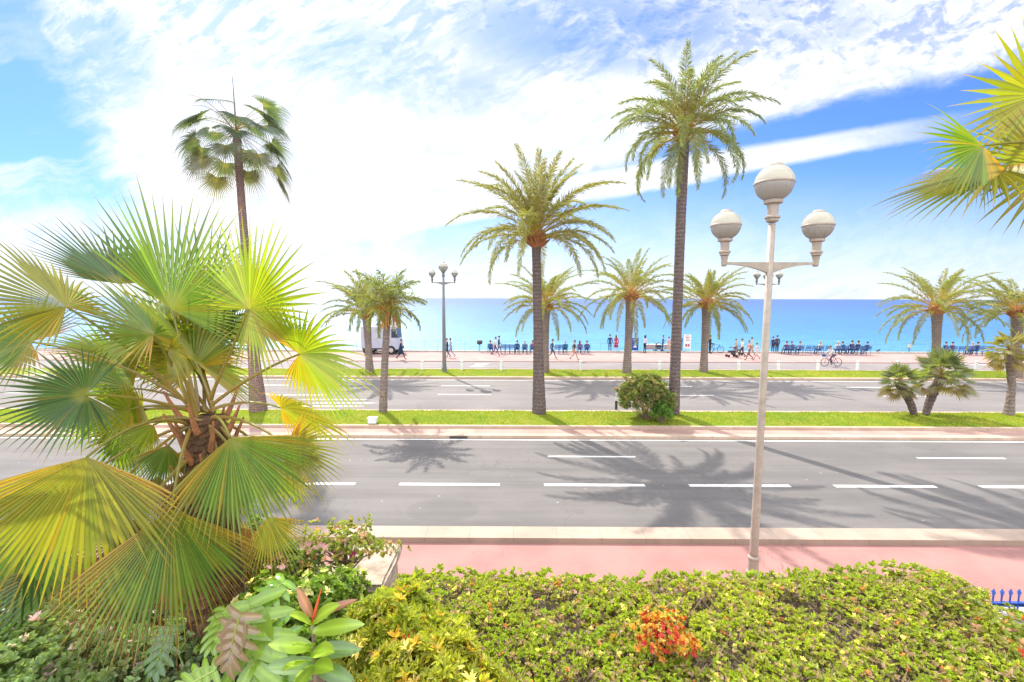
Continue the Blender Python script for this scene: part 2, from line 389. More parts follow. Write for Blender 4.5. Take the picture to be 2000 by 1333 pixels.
def lawn(name, y0, y1, z, bulge, n, hgt, lab):
    xs = np.linspace(-60, 60, 241); ys = np.linspace(y0, y1, 9); V = []
    def hz(x, y): t = (y-y0)/(y1-y0); return z + bulge*4*t*(1-t) + .015*np.sin(x*1.7+y)+.012*np.sin(x*4.1-y*2)
    for yv in ys:
        for xv in xs: V.append((xv, yv, hz(xv, yv)))
    k = len(xs); Fc = [(i*k+j, i*k+j+1, (i+1)*k+j+1, (i+1)*k+j) for i in range(8) for j in range(k-1)]
    b = MB(); b.add(V, Fc); struct(b.build('lawn', TURF, smooth=True))
    x = RNG.uniform(-32, 40, n); y = RNG.uniform(y0+.02, y1-.02, n); zz = hz(x, y)
    tone = np.sin(x*.9)*.35+np.sin(x*2.3+y*3)*.35+np.sin(x*.31+1)*.3+RNG.normal(0, .35, n)
    col = np.stack([.20+.06*tone, .29+.035*tone, .02+0*tone], 1).clip(.015, .6)
    dry = RNG.random(n) < .07+.12*(np.sin(x*1.3+y*2)+np.sin(x*.37) > .9); col[dry] = (.30, .26, .06)
    d = np.stack([RNG.normal(0, .35, n), RNG.normal(0, .35, n), np.ones(n)], 1)
    nn = np.stack([RNG.normal(0, 1, n), RNG.normal(0, 1, n), np.zeros(n)+.1], 1)
    l = RNG.uniform(.5, 1, n)*hgt; b = MB(); b.leaves(np.stack([x, y, zz-.005], 1), d, nn, l, l*.13+.004, col, 0, .2)
    o = b.build('grass', L_GRASS); tag(o, lab, 'grass', kind='stuff')
lawn('m', 18.62, 21.05, .20, .10, 60000, .075, 'bright green grass on the median between the two roads')
lawn('p', 30.95, 34.0, .14, .08, 40000, .08, 'strip of green grass along the far kerb by the cycle path')

def mark(x0, x1, y0, y1, z=.004, sk=0):
    b = MB(); b.add([(x0,y0,z),(x1,y0,z),(x1+sk,y1,z),(x0+sk,y1,z)], [(0,1,2,3)]); struct(b.build('road_marking', PAINT))
def row(py, x0s, length, w, z, yy_=None):
    for px in x0s:
        p = G(px, py, z); mark(p.x, p.x+length, p.y-w/2, p.y+w/2, z+.004)
p0 = G(780, 946, 0)
for k in range(-3, 6): mark(p0.x+4.29*k, p0.x+4.29*k+2.98, p0.y-.085, p0.y+.085)
p0 = G(1070, 892, 0)
for k in range(-2, 3): mark(p0.x+12.85*k, p0.x+12.85*k+3.05, p0.y-.06, p0.y+.06)
p0 = G(855, 771, 0)
for k in range(-3, 4): mark(p0.x+12.7*k, p0.x+12.7*k+3.05, p0.y-.07, p0.y+.07, .008)
p0 = G(862, 754, 0)
for k in range(-3, 4): mark(p0.x+12.7*k, p0.x+12.7*k+3.05, p0.y-.07, p0.y+.07, .008)
mark(-60, 60, 17.26, 17.38); mark(-60, 60, 21.62, 21.8, .008); mark(-60, 60, 30.2, 30.32, .008)
for px, py, w_ in ((640, 781, 60), (655, 788, 55), (600, 794, 80), (560, 772, 70)):
    p = G(px, py, 0); mark(p.x-w_/36, p.x+w_/36, p.y-.09, p.y+.09, .010, .8)
for px, py in ((938, 711), (929, 716)):
    p = G(px, py, .1); mark(p.x-.5, p.x+.5, p.y-.3, p.y+.2, .104, .25)
p = G(1950, 716, .1); b = MB(); b.add([(p.x-1.8,p.y+1.6,.104),(p.x-1.3,p.y+1.6,.104),(p.x+3.2,p.y-.9,.104),(p.x+2.7,p.y-.9,.104)], [(0,3,2,1)]); struct(b.build('road_marking', PAINT))
# iron drain mouth in the median kerb
p = G(895, 856, .05)
b = MB(); b.box((p.x-.35, 17.42, .0), (p.x+.35, 17.447, .10)); o = b.build('drain_inlet', DARKM); tag(o, 'dark iron drain mouth in the median kerb facing the near road', 'drain')
b = MB(); b.box((p.x-.55, 17.76, .117), (p.x+.55, 18.4, .121)); struct(b.build('paving_slab', KERB))

# ------------------------------------------------------------------ garden: terrace, wall, pillar, fence
slab('garden_ground', -8, 5.88, -.2, .8, SOIL, -14, 14)
b = MB(); b.box((-14, 5.88, -.1), (14, 6.13, 1.1)); b.box((-14, 5.85, 1.1), (14, 6.16, 1.17))
tag(b.build('garden_wall', CONC), 'low stone garden wall behind the hedge carrying the blue railings', 'wall')
pl = at(700, 1062, 6.35); pr = at(788, 1062, 6.35)
root = thing('stone_pillar', (pr.x-.42, 5.75, .8), 'weathered pale stone pillar among the shrubs left of the hedge', 'pillar')
def rough_block(name, x, y, z0, z1, m, parent, amp=.02, seed=0):
    bm = bmesh.new(); bmesh.ops.create_cube(bm, size=1); bmesh.ops.scale(bm, verts=bm.verts, vec=(x, y, z1-z0)); bmesh.ops.translate(bm, verts=bm.verts, vec=(0, 0, (z0+z1)/2))
    bmesh.ops.bevel(bm, geom=bm.edges[:], offset=.03, segments=2, affect='EDGES'); bmesh.ops.subdivide_edges(bm, edges=bm.edges[:], cuts=4, use_grid_fill=True)
    rr = random.Random(seed)
    for v_ in bm.verts: v_.co += Vector((rr.uniform(-1, 1), rr.uniform(-1, 1), rr.uniform(-1, 1)))*amp*.5
    me = bpy.data.meshes.new(name); bm.to_mesh(me); bm.free(); return link(name, me, m, parent)
zt = at(740, 1064, 6.2).z
rough_block('shaft', .76, .86, 0, zt-.8-.14, STONE, root, seed=1)
rough_block('capstone', .86, .98, zt-.8-.138, zt-.8, STONE, root, .025, seed=2)
# blue railing
zt = at(1975, 1150, 6.0).z
x0 = at(1925, 1150, 6.0).x
root = thing('iron_railing', (x0, 6.0, 1.17), 'blue iron railings with spear tops right of the hedge', 'fence')
hb = zt - 1.17
for i in range(24):
    x = i*.118; b = MB(); b.tube([(x,0,0),(x,0,hb-.1)], .010, 8, mi=0); b.build('bar', BLUEF, root)
    s = MB(); s.lathe([(.010,hb-.1),(.022,hb-.095),(.012,hb-.08),(.026,hb-.06),(.014,hb-.03),(.001,hb)], 8, (x,0,0)); s.build('spear_tip', BLUEF, root)
for z in (hb-.24, .12):
    b = MB(); b.box((-.03,-.018,z-.02),(24*.118,.018,z+.02)); b.build('rail', BLUEF, root)

# ------------------------------------------------------------------ palms
def rot_az(P, az):
    c, s = math.cos(az), math.sin(az); Q = P.copy(); Q[:, 0] = P[:, 0]*c - P[:, 1]*s; Q[:, 1] = P[:, 0]*s + P[:, 1]*c; return Q
def frond(b, org, az, e0, B, L, lf=.55, n=56, c1=(.10, .125, .04), c2=(.075, .10, .05), cb=(.24, .20, .05), wl=.022, start=.14, vup=.4, hang=.25, rr=.022, sway=0.0, tufty=0.0):
    s = np.linspace(0, 1, n); e = e0 - B*s**1.35
    ds = L/(n-1); a = az + sway*s**2
    T = np.stack([np.cos(e)*np.cos(a), np.cos(e)*np.sin(a), np.sin(e)], 1)
    P = np.array(org)+np.vstack([[0, 0, 0], np.cumsum((T[:-1]+T[1:])/2*ds, axis=0)])
    k = np.linspace(0, n-1, 12).astype(int)
    b.tube(P[k], (rr*(1-s[k])**.7+.004)*(1+1.2*np.exp(-s[k]*14)), 4, np.repeat(np.array([cb])*(1-s[k][:, None]*.5)+np.array([c1])*s[k][:, None]*.5, 4, 0), False)
    S = np.stack([-np.sin(a), np.cos(a), np.zeros(n)], 1); N_ = np.cross(T, S)*1.0
    idx = np.where(s > start)[0]
    ps, dd, nn, ll, ww, cc = [], [], [], [], [], []
    for sg in (-1, 1):
        i = idx; m_ = len(i); t = (s[i]-start)/(1-start)
        phi = np.radians(62-34*t+RNG.normal(0, 6+18*tufty, m_)); psi = vup*(1-.6*t)+RNG.normal(0, .22+tufty*.6, m_)
        d = np.cos(phi)[:, None]*T[i] + np.sin(phi)[:, None]*(sg*S[i]*np.cos(psi)[:, None] + N_[i]*np.sin(psi)[:, None])
        d[:, 2] -= hang*RNG.uniform(.4, 1.2, m_)
        l = lf*np.minimum(1, .45+t*3.5)*(1-.62*t**2.2)*RNG.uniform(.85, 1.1, m_)
        ps.append(P[i]+T[i]*RNG.uniform(-.5, .5, m_)[:, None]*ds); dd.append(d); nn.append(N_[i]+.3*RNG.normal(0, 1, (m_, 3))); ll.append(l); ww.append(np.ones(m_)*wl)
        f = RNG.random(m_)[:, None]; c = np.array(c1)*(1-f)+np.array(c2)*f; yb = np.clip(1-t*3, 0, 1)[:, None]*.5
        cc.append(c*(1-yb)+np.array(cb)*yb)
    b.leaves(np.vstack(ps), np.vstack(dd), np.vstack(nn), np.concatenate(ll), np.concatenate(ww), np.vstack(cc), .3, .12)
def trunk_mesh(path, rad, boot=.03, rows=70, k=16, pitch=.16):
    P = np.array([tuple(p) for p in path]); tt = np.linspace(0, 1, len(P)); q = np.linspace(0, 1, rows)
    C = np.stack([np.interp(q, tt, P[:, i]) for i in range(3)], 1); Rr = np.interp(q, np.linspace(0, 1, len(rad)), rad)
    b = MB(); V = []
    Lz = C[-1][2]-C[0][2]
    for i in range(rows):
        for j_ in range(k):
            th = 2*math.pi*j_/k; z = C[i][2]
            ph = (z/pitch + 5*j_/k) % 1.0; ph2 = (z/pitch*.7-3*j_/k) % 1.0
            r = Rr[i]*(1+boot*(ph-.5)*2+boot*.5*(ph2-.5)+random.uniform(-boot, boot)*.7)
            V.append((C[i][0]+r*math.cos(th), C[i][1]+r*math.sin(th), z))
    Fc = [(i*k+j_, i*k+(j_+1) % k, (i+1)*k+(j_+1) % k, (i+1)*k+j_) for i in range(rows-1) for j_ in range(k)]
    Fc.append(tuple((rows-1)*k+j_ for j_ in range(k)))
    b.add(V, Fc); return b
def date_palm(name, base, top, rad, label, L, nf=46, e_hi=82, e_lo=-12, bend=(55, 95), group=None, boots=.3, barkm=None, seed=0, fr={}, fruit=None, skirt=0, upbias=1.0):
    global RNG; RNG = np.random.default_rng(seed+100); random.seed(seed)
    root = thing(name, base, label, 'palm tree', group)
    t = top-base; z = t.z
    path = [(0,0,-.05), (t.x*.2, t.y*.2, z*.25), (t.x*.45, t.y*.45, z*.5), (t.x*.75, t.y*.75, z*.78), (t.x, t.y, z)]
    rows = int(max(40, z/.055))
    trunk_mesh(path, rad, rows=rows).build('trunk', barkm or BARK_D, root)
    r = rad[-1]; tp = np.array((t.x, t.y, z))
    b = MB(); nb = 34
    for i in range(nb):               # cut leaf bases
        a = i*2.4; el = R(20+50*random.random()); zz = z-.25*boots/.3+.75*boots*i/nb
        p0 = Vector((t.x+r*.8*math.cos(a), t.y+r*.8*math.sin(a), zz)); d = Vector((math.cos(a)*math.cos(el), math.sin(a)*math.cos(el), math.sin(el)))
        b.tube([p0, p0+d*boots*.8, p0+d*boots*1.4+Vector((0, 0, .03))], [.07, .055, .03], 5)
    b.lathe([(r*.95, -.3*boots/.3), (r*1.3, 0), (r*1.25, boots), (r*.5, boots*2), (.01, boots*2.3)], 10, tuple(tp))
    b.build('crown_base', BOOT, root)
    for i in range(nf):
        f = ((i+.5)/nf)**upbias; az = i*2.39996+random.uniform(-.25, .25); e0 = R(e_hi+(e_lo-e_hi)*f+random.uniform(-7, 7))
        B = R(bend[0]+(bend[1]-bend[0])*f + random.uniform(-14, 14)); LL = L*random.uniform(.84, 1.06)*(1 - .25*max(0, 1-f*4))
        o0 = tp+np.array((math.cos(az)*r*.7, math.sin(az)*r*.7, boots*(1.6-1.6*f)))
        b = MB(); frond(b, o0, az, e0, B, LL, sway=random.uniform(-.25, .25), **fr); b.build('frond', L_DATE, root)
    if fruit:
        for q in range(3):
            b = MB(); a0 = q*2.1+.4
            for _ in range(60):
                a = a0+random.gauss(0, .35); rr_ = random.uniform(.25, .6)
                p0 = Vector((t.x, t.y, z+.05)); p1 = p0+Vector((math.cos(a)*rr_*.7, math.sin(a)*rr_*.7, .12)); p2 = p0+Vector((math.cos(a)*rr_, math.sin(a)*rr_, -random.uniform(.3, .9)))
                b.tube([p0, p1, p2], [.012, .012, .016], 3, caps=False)
            b.build('fruit_cluster', fruit, root)
    return root
FRUIT = M('fruit_orange', (.62, .30, .05), (.45, .19, .04), .7, sc=20)
def vbase(px, py, z): return G(px, py, z)
GM = None
p = vbase(1053, 810, .24)
date_palm('date_palm', p, at(1047, 470, p.y), [.33, .26, .22, .195, .19, .20], 'date palm with orange leaf bases on the median in the centre', 4.1, 46, 86, 2, (42, 92), seed=3, boots=.36, fr=dict(lf=.47, wl=.014, n=112, tufty=.25, hang=.14, c1=(.155, .165, .07), c2=(.12, .14, .06)))
p = vbase(1315, 812, .24)
date_palm('date_palm', p, at(1336, 266, p.y), [.27, .225, .21, .205, .215, .235], 'tallest date palm, rising behind the median bush', 3.5, 44, 86, -16, (62, 112), seed=5, boots=.30, fr=dict(lf=.48, wl=.014, n=104, tufty=.25, hang=.18, c1=(.125, .16, .085), c2=(.11, .145, .085)))
far = [
 (722, 727, 716, 622, 3.6, 'leftmost squat date palm behind the white truck', 8, .30, 82, 12),
 (1065, 727, 1066, 606, 3.7, 'small date palm just right of and behind the centre palm trunk', 9, .30, 80, -5),
 (1224, 729, 1232, 586, 4.0, 'sea side date palm with ragged dead leaves left of the tallest palm', 10, .33, 84, -20),
 (1374, 727, 1380, 602, 3.4, 'sea side date palm between the tallest palm and the large lamp', 11, .30, 84, -18),
 (1827, 735, 1830, 612, 4.0, 'sea side date palm behind the twin dwarf fan palms', 12, .30, 80, -14),
 (1985, 737, 1987, 618, 3.6, 'rightmost date palm by the sea at the photo edge', 13, .31, 80, -12)]
for bx, by, tx, ty, L, lab, sd_, r_, eh, el_ in far:
    p = vbase(bx, by, .2)
    date_palm('date_palm', p, at(tx, ty-5, p.y), [r_*1.05, r_*.82, r_*.80, r_*.9, r_*1.1], lab, L, 38, eh, el_, (48, 82), seed=sd_, boots=.26, barkm=BARK_P, fr=dict(lf=.43, wl=.018, n=96, tufty=.25, hang=.14, c1=(.14, .165, .065), c2=(.11, .14, .07), cb=(.30, .24, .09)), group='date palms along the sea side lawn')
# dead brown leaves under the third one are its own colouring: a few hanging fronds
p = vbase(748, 806, .24)
date_palm('queen_palm', p, at(757, 606, p.y), [.20, .165, .16, .15, .15], 'slim palm with orange fruit strands left of the far lamp', 2.2, 24, 88, 8, (55, 105), seed=21, boots=.16, barkm=BARK_P, fruit=FRUIT,
          fr=dict(lf=.42, wl=.018, n=60, c1=(.085, .12, .055), c2=(.12, .15, .06), tufty=.8, hang=.5, rr=.015), )

# fan leaves
def fan_leaf(b, org, m, n, Rl, nseg=42, span=290, split=.48, droop=.35, tipdroop=.5, cup=.15, K=9, g1=(.10, .17, .02), g2=(.15, .2, .02), tipc=(.35, .24, .03), edge=0.0, rng=None, fold=0.0, brown=0.0, ragged=.06, pleat=.42, side=.38, skew=0):
    rng = rng or RNG
    m = np.array(m, float); n = np.array(n, float); m /= np.linalg.norm(m); n -= m*np.dot(m, n); n /= np.linalg.norm(n); s = np.cross(m, n)
    da = math.radians(span/nseg); up = np.array((0, 0, 1.))
    V, Fc, C = [], [], []; base = 0
    orgv = np.array(org, float)
    for i in range(nseg):
        a = math.radians(-span/2+skew)+da*(i+.5); q = min(1, abs(a)/math.radians(span/2+abs(skew)*.4))
        L_ = Rl*(1-side*q**1.6)*(1+rng.normal(0, ragged))
        d = math.cos(a)*m+math.sin(a)*s; d = d + n*cup*(1-.0*q) - n*fold*abs(math.sin(a)); d /= np.linalg.norm(d)
        sdv = -math.sin(a)*m+math.cos(a)*s
        p = orgv.copy(); dd = d.copy()
        dr = L_/K; sp = split*(1+rng.normal(0, .05)); td = tipdroop*(.5+rng.random())
        yel = min(1, max(0, edge*(q**4)*1.5 + rng.normal(-.04, .12))); twist = rng.normal(0, .25)
        gc = np.array(g1)*(1-rng.random()) ; gf = rng.random(); gc = (np.array(g1)*(1-gf)+np.array(g2)*gf)*(1+rng.normal(0, .14))
        for j_ in range(K+1):
            r = j_/K
            wd = r*L_*math.tan(da/2)*1.03 if r < sp else sp*L_*math.tan(da/2)*1.03*max(.015, (1-(r-sp)/(1-sp)))**1.25
            nn = np.cross(dd, sdv); nn /= np.linalg.norm(nn)+1e-9
            if np.dot(nn, n) < 0: nn = -nn
            sv_ = sdv*math.cos(twist*max(0, r-sp))+nn*math.sin(twist*max(0, r-sp))
            V += [p-sv_*wd - nn*wd*pleat, p+nn*wd*pleat, p+sv_*wd - nn*wd*pleat]
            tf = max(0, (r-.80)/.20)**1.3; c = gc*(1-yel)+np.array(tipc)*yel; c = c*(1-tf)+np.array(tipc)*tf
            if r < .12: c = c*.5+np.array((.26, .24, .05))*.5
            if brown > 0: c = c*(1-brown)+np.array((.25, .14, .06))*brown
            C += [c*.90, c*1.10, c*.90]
            p = p+dd*dr
            dd = dd - up*(droop*(.3+r)*1.1/K + (td*2.6/K if r > sp else 0)*((r-sp)/(1-sp) if r > sp else 0)); dd /= np.linalg.norm(dd)
        for j_ in range(K):
            q0 = base+j_*3; Fc += [(q0, q0+3, q0+4, q0+1), (q0+1, q0+4, q0+5, q0+2)]
        base += (K+1)*3
    b.add(V, Fc, C)
def stalk(b, p0, p1, lift=.2, r0=.022, r1=.012, c0=(.33, .24, .08), c1=(.20, .21, .04), n=9):
    p0, p1 = Vector(p0), Vector(p1); mid = (p0+p1)/2+Vector((0, 0, lift)); P = []
    for i in range(n):
        t = i/(n-1); P.append(p0*(1-t)**2+mid*2*t*(1-t)+p1*t*t)
    t = np.repeat(np.linspace(0, 1, n), 5)[:, None]
    b.tube(P, np.linspace(r0, r1, n), 5, np.array(c0)*(1-t)+np.array(c1)*t, False)
def small_fan_crown(root, top, nl, Rl, Ls, e_hi, e_lo, seed, g1, g2, tipc, nseg=18, droop=.5, tipdroop=.8, K=6, edge=.3, brown_low=.0, r0=.016, span=230, hangm=.35, split=.5):
    rg = np.random.default_rng(seed); rp = random.Random(seed)
    for i in range(nl):
        f = (i+.5)/nl; az = i*2.39996+rp.uniform(-.3, .3); e = R(e_hi+(e_lo-e_hi)*f+rp.uniform(-8, 8))
        d = Vector((math.cos(az)*math.cos(e), math.sin(az)*math.cos(e), math.sin(e)))
        L_ = Ls*rp.uniform(.8, 1.15); p0 = Vector(top)+Vector((0, 0, .25*(1-f)))
        p1 = p0+d*L_-Vector((0, 0, L_*.18*(1+f)))
        m = (p1-p0).normalized(); m = (m-Vector((0, 0, hangm))).normalized(); n_ = Vector((d.x, d.y, .6))+m*.2+Vector((rp.uniform(-.4, .4), rp.uniform(-.4, .4), 0))
        b = MB(); stalk(b, p0, p1, L_*.12, r0, r0*.5)
        fan_leaf(b, p1, m, n_, Rl*rp.uniform(.85, 1.1), nseg, span, split, droop, tipdroop, .1, K, g1, g2, tipc, edge, rg, brown=brown_low*max(0, f-.6)*2.5)
        b.build('frond', L_FAN, root)
# tall washingtonia on the median
p = vbase(505, 805, .24); t = at(462, 262, p.y)
root = thing('fan_palm', p, 'tall slender leaning fan palm with a drooping mop of fans, behind the big foreground palm', 'palm tree')
tt = t-p
trunk_mesh([(0,0,-.05),(tt.x*.30,0,tt.z*.25),(tt.x*.55,0,tt.z*.5),(tt.x*.8,0,tt.z*.75),(tt.x,tt.y,tt.z)], [.40,.26,.21,.18,.165,.155,.17], boot=.02, rows=160, pitch=.1).build('trunk', BARK_W, root)
small_fan_crown(root, tt, 31, 1.35, 1.65, 46, -40, 5, (.065, .10, .065), (.09, .125, .08), (.19, .16, .12), 36, 1.0, 2.4, 10, .03, .3, span=230, hangm=.75, split=.36)
b = MB(); stalk(b, tt, tt+Vector((-.05, 0, 2.4)), 0, .045, .008, (.12, .10, .06), (.10, .12, .05)); b.build('spear_leaf', L_FAN, root)
for dx_, dz_ in ((-1.9, 1.55), (-1.7, 1.1)):
    b = MB(); stalk(b, tt, tt+Vector((dx_, -.2, dz_)), .75, .022, .006, (.25, .18, .10), (.22, .15, .09), 12); b.build('flower_stalk', L_FAN, root)
# small fan palm at the right end of the median
p = vbase(1970, 814, .24); t = at(1970, 690, p.y); tt = t-p
root = thing('fan_palm', p, 'short fan palm with yellow green pompom crown at the right end of the median', 'palm tree')
trunk_mesh([(0,0,-.05),(0,0,tt.z*.5),(tt.x,0,tt.z)], [.21,.155,.14,.14,.17], .04, 50).build('trunk', BARK_P, root)
small_fan_crown(root, tt, 46, .40, .62, 70, -38, 15, (.16, .17, .04), (.22, .2, .05), (.34, .24, .06), 16, .5, 1.0, 6, .4, .5, span=260)
for (bx, tx, ty, nl, Rl, Ls, lab, sd_) in ((1787, 1757, 752, 34, .50, .50, 'smaller dwarf fan palm of the twin pair, leaning left on the median', 31), (1806, 1838, 738, 40, .62, .75, 'larger dwarf fan palm of the twin pair, leaning right on the median', 32)):
    p = vbase(bx, 814, .24); tt = at(tx, ty, p.y)-p
    root = thing('dwarf_fan_palm', p, lab, 'palm tree', 'twin dwarf fan palms')
    trunk_mesh([(0,0,-.05),(tt.x*.25,0,tt.z*.35),(tt.x*.6,0,tt.z*.7),(tt.x,0,tt.z)], [.13,.15,.17,.19,.2], .07, 44).build('trunk', BARK_D, root)
    small_fan_crown(root, tt, nl, Rl, Ls, 86, -28, sd_, (.10, .135, .05), (.13, .16, .06), (.24, .2, .08), 18, .25, .35, 5, .2, .6)

# ---- big foreground fan palm
CB = at(405, 815, 4.1)       # heart of the crown
base = Vector((CB.x-.02, CB.y, .8))
root = thing('fan_palm', base, 'large fan palm with wide green and orange tipped fans filling the left foreground', 'palm tree')
FGP = root
tt = CB-base
trunk_mesh([(0,0,-.05),(0,0,tt.z*.5),(0,0,tt.z)], [.30,.27,.24,.22,.20,.15], .10, 110, 22, .09).build('trunk', BARK_F, root)
rg = np.random.default_rng(77)
def big_leaf(h, hd, tpx, td, phi=0, nseg=46, span=290, green=0, edge=.3, droop=.3, tipdroop=.35, cup=.12, frm=None, lift=.15, fold=0.0, brown=0.0, split=.46, name='frond', parent=None, st=True, Rs=1.0, heart=None, org=None, r0=.020, side=.38, skew=0):
    parent = parent or FGP; org = org or base; heart = heart or CB
    hp = at(h[0], h[1], hd); tp = at(tpx[0], tpx[1], td); m = tp-hp; Rl = m.length*Rs; m.normalize()
    tc = (Vector((0, 0, H))-hp).normalized(); n_ = (tc-m*tc.dot(m)).normalized(); n_ = Matrix.Rotation(R(phi), 3, m) @ n_
    pal = [((.085, .165, .018), (.13, .20, .02)), ((.17, .24, .015), (.22, .27, .015)), ((.05, .10, .03), (.07, .13, .035)), ((.16, .19, .02), (.22, .22, .02))][green]
    b = MB(); o0 = hp-org
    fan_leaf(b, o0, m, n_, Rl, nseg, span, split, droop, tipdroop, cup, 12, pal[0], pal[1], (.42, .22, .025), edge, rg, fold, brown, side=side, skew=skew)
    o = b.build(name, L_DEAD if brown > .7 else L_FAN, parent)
    if st:
        s_ = MB(); f = frm or (heart+Vector((rg.uniform(-.08, .08), rg.uniform(-.08, .08), rg.uniform(-.05, .1)))); stalk(s_, f-org, o0, lift, r0*.85, .009); s_.build('leaf_stalk', L_FAN, o)
    return o
U = lambda x, y, d: at(x, y, d)
big_leaf((335, 605), 4.1, (266, 358), 4.3, -25, 46, 175, 0, .12, .1, .12, .15, U(385, 800, 4.1), .05, fold=.35, skew=52, side=.48)
big_leaf((487, 604), 3.9, (622, 478), 3.75, -32, 50, 290, 1, .12, .15, .2, .15, U(410, 780, 4.1), .0)
big_leaf((585, 692), 3.75, (752, 705), 3.5, 38, 48, 280, 1, .55, .4, .4, .1, U(415, 790, 4.05), .08)
big_leaf((395, 640), 4.9, (388, 425), 5.1, -48, 40, 250, 2, .1, .1, .1, .2, U(400, 800, 4.2), .0)
big_leaf((235, 555), 4.6, (120, 448), 4.8, 50, 38, 190, 2, .15, .1, .1, .2, U(375, 800, 4.2), .1)
big_leaf((300, 655), 3.6, (165, 535), 3.5, 62, 42, 260, 0, .55, .3, .4, .1, U(380, 810, 4.0), .1, fold=.3)
big_leaf((130, 600), 3.4, (-60, 450), 3.2, 50, 44, 250, 3, .3, .4, .5, .1, U(375, 800, 4.0), .15, fold=.3)
big_leaf((60, 668), 3.9, (-90, 640), 3.9, 25, 44, 290, 0, .5, .3, .3, .1, U(375, 790, 4.1), .2)
big_leaf((168, 772), 3.4, (-50, 815), 3.1, 28, 46, 270, 2, .08, .3, .45, .1, U(375, 805, 4.0), .08)
big_leaf((170, 893), 3.0, (105, 1195), 2.8, 15, 46, 140, 3, .38, .25, .35, .08, U(370, 830, 4.0), .25, side=.25, split=.6)
big_leaf((335, 995), 3.2, (322, 1275), 3.0, -12, 46, 118, 0, .5, .12, .2, .08, U(372, 840, 3.95), .15, side=.2, split=.6)
big_leaf((450, 855), 3.5, (545, 1050), 3.3, -10, 44, 135, 0, .35, .3, .35, .1, U(415, 815, 3.95), .12, side=.2, split=.6)
big_leaf((560, 872), 3.9, (690, 930), 3.8, 30, 36, 170, 3, .9, .4, .4, .05, U(420, 815, 4.1), .15)
big_leaf((523, 1010), 3.9, (568, 1130), 3.8, 10, 30, 120, 3, .4, .2, .3, .05, U(425, 830, 4.1), .25)
big_leaf((548, 797), 4.3, (700, 832), 4.3, 66, 34, 200, 3, .8, .6, .8, .05, U(415, 800, 4.1), .12)
big_leaf((330, 680), 3.8, (400, 745), 3.6, 48, 30, 150, 3, .25, .8, .9, .1, U(385, 815, 4.0), .15, split=.3)
big_leaf((452, 665), 4.7, (505, 570), 4.9, 50, 30, 160, 2, .3, .3, .4, .1, U(410, 790, 4.2), .05)
big_leaf((235, 700), 4.7, (150, 640), 5.0, 55, 32, 220, 1, .4, .5, .6, .1, U(380, 800, 4.2), .1)
big_leaf((60, 1030), 4.4, (-40, 1250), 4.2, 20, 40, 190, 2, .4, .2, .4, .05, U(370, 830, 4.2), .3)
big_leaf((130, 1090), 4.6, (80, 1320), 4.4, -10, 36, 160, 2, .3, .2, .4, .05, U(370, 830, 4.3), .3)
big_leaf((250, 850), 4.8, (215, 950), 4.9, 35, 30, 200, 0, .3, .6, .7, .05, U(375, 820, 4.3), .2)
big_leaf((560, 930), 4.7, (590, 1000), 4.8, 35, 30, 170, 3, .9, .5, .6, .05, U(420, 820, 4.3), .2)
big_leaf((430, 1020), 4.7, (440, 1120), 4.6, 0, 30, 150, 3, .8, .3, .6, .05, U(400, 830, 4.3), .2, brown=.5)
for q in range(11):                      # younger and older fans filling the heart of the crown
    a_ = rg.uniform(-3.4, -1.6); rr_ = rg.uniform(70, 190); hx, hy = 400+math.cos(a_)*rr_*1.1, 790+math.sin(a_)*rr_*.9; L_ = rg.uniform(110, 165)
    big_leaf((hx, hy), rg.uniform(4.2, 4.9), (hx+math.cos(a_)*L_, hy+math.sin(a_)*L_+rg.uniform(0, 50)), rg.uniform(4.2, 5.0), rg.uniform(-60, 60), 34, rg.uniform(200, 270), int(rg.choice([0, 1, 1, 3])), rg.uniform(.1, .6), rg.uniform(.2, .6), rg.uniform(.3, .7), .1, U(400+rg.uniform(-20, 20), 805, 4.15), .1)
for hx, hy, tx_, ty_, gg, br_ in ((330, 870, 285, 985, 0, 0), (468, 900, 505, 1010, 3, 0), (398, 905, 392, 1025, 3, .5), (360, 930, 335, 1060, 3, .75), (440, 940, 455, 1075, 0, .3), (300, 830, 225, 905, 1, 0)):
    big_leaf((hx, hy), 3.95, (tx_, ty_), 3.85, rg.uniform(-25, 25), 30, 120, gg, .5, .35, .5, .06, U(400+rg.uniform(-20, 20), 825, 4.0), .1, brown=br_)
for (a_, b_, dd_) in (((275, 1010), (180, 1270), 3.3), ((255, 1030), (205, 1290), 3.35), ((235, 1060), (180, 1330), 3.25), ((255, 1110), (235, 1345), 3.2), ((350, 1060), (330, 1340), 3.7), ((470, 1030), (500, 1230), 4.3), ((400, 1080), (380, 1320), 4.0), ((310, 930), (270, 1120), 4.0)):
    big_leaf(a_, dd_, b_, dd_-.1, rg.uniform(-30, 30), 26, 100, 3, .8, .2, .7, .02, U(395+rg.uniform(-20, 20), 880, 4.1), .12, brown=.85, split=.2, name='dead_frond')
# stiff old stalk bases
b = MB()
for i in range(26):
    a = i*2.4; z = tt.z-.9+.9*i/26; d = Vector((math.cos(a), math.sin(a), 1.9)).normalized(); p0 = Vector((math.cos(a)*.17, math.sin(a)*.17, z))
    b.tube([p0, p0+d*.14, p0+d*.30+Vector((0, 0, .03))], [.032, .022, .008], 5)
b.build('leaf_base', BOOT, FGP)
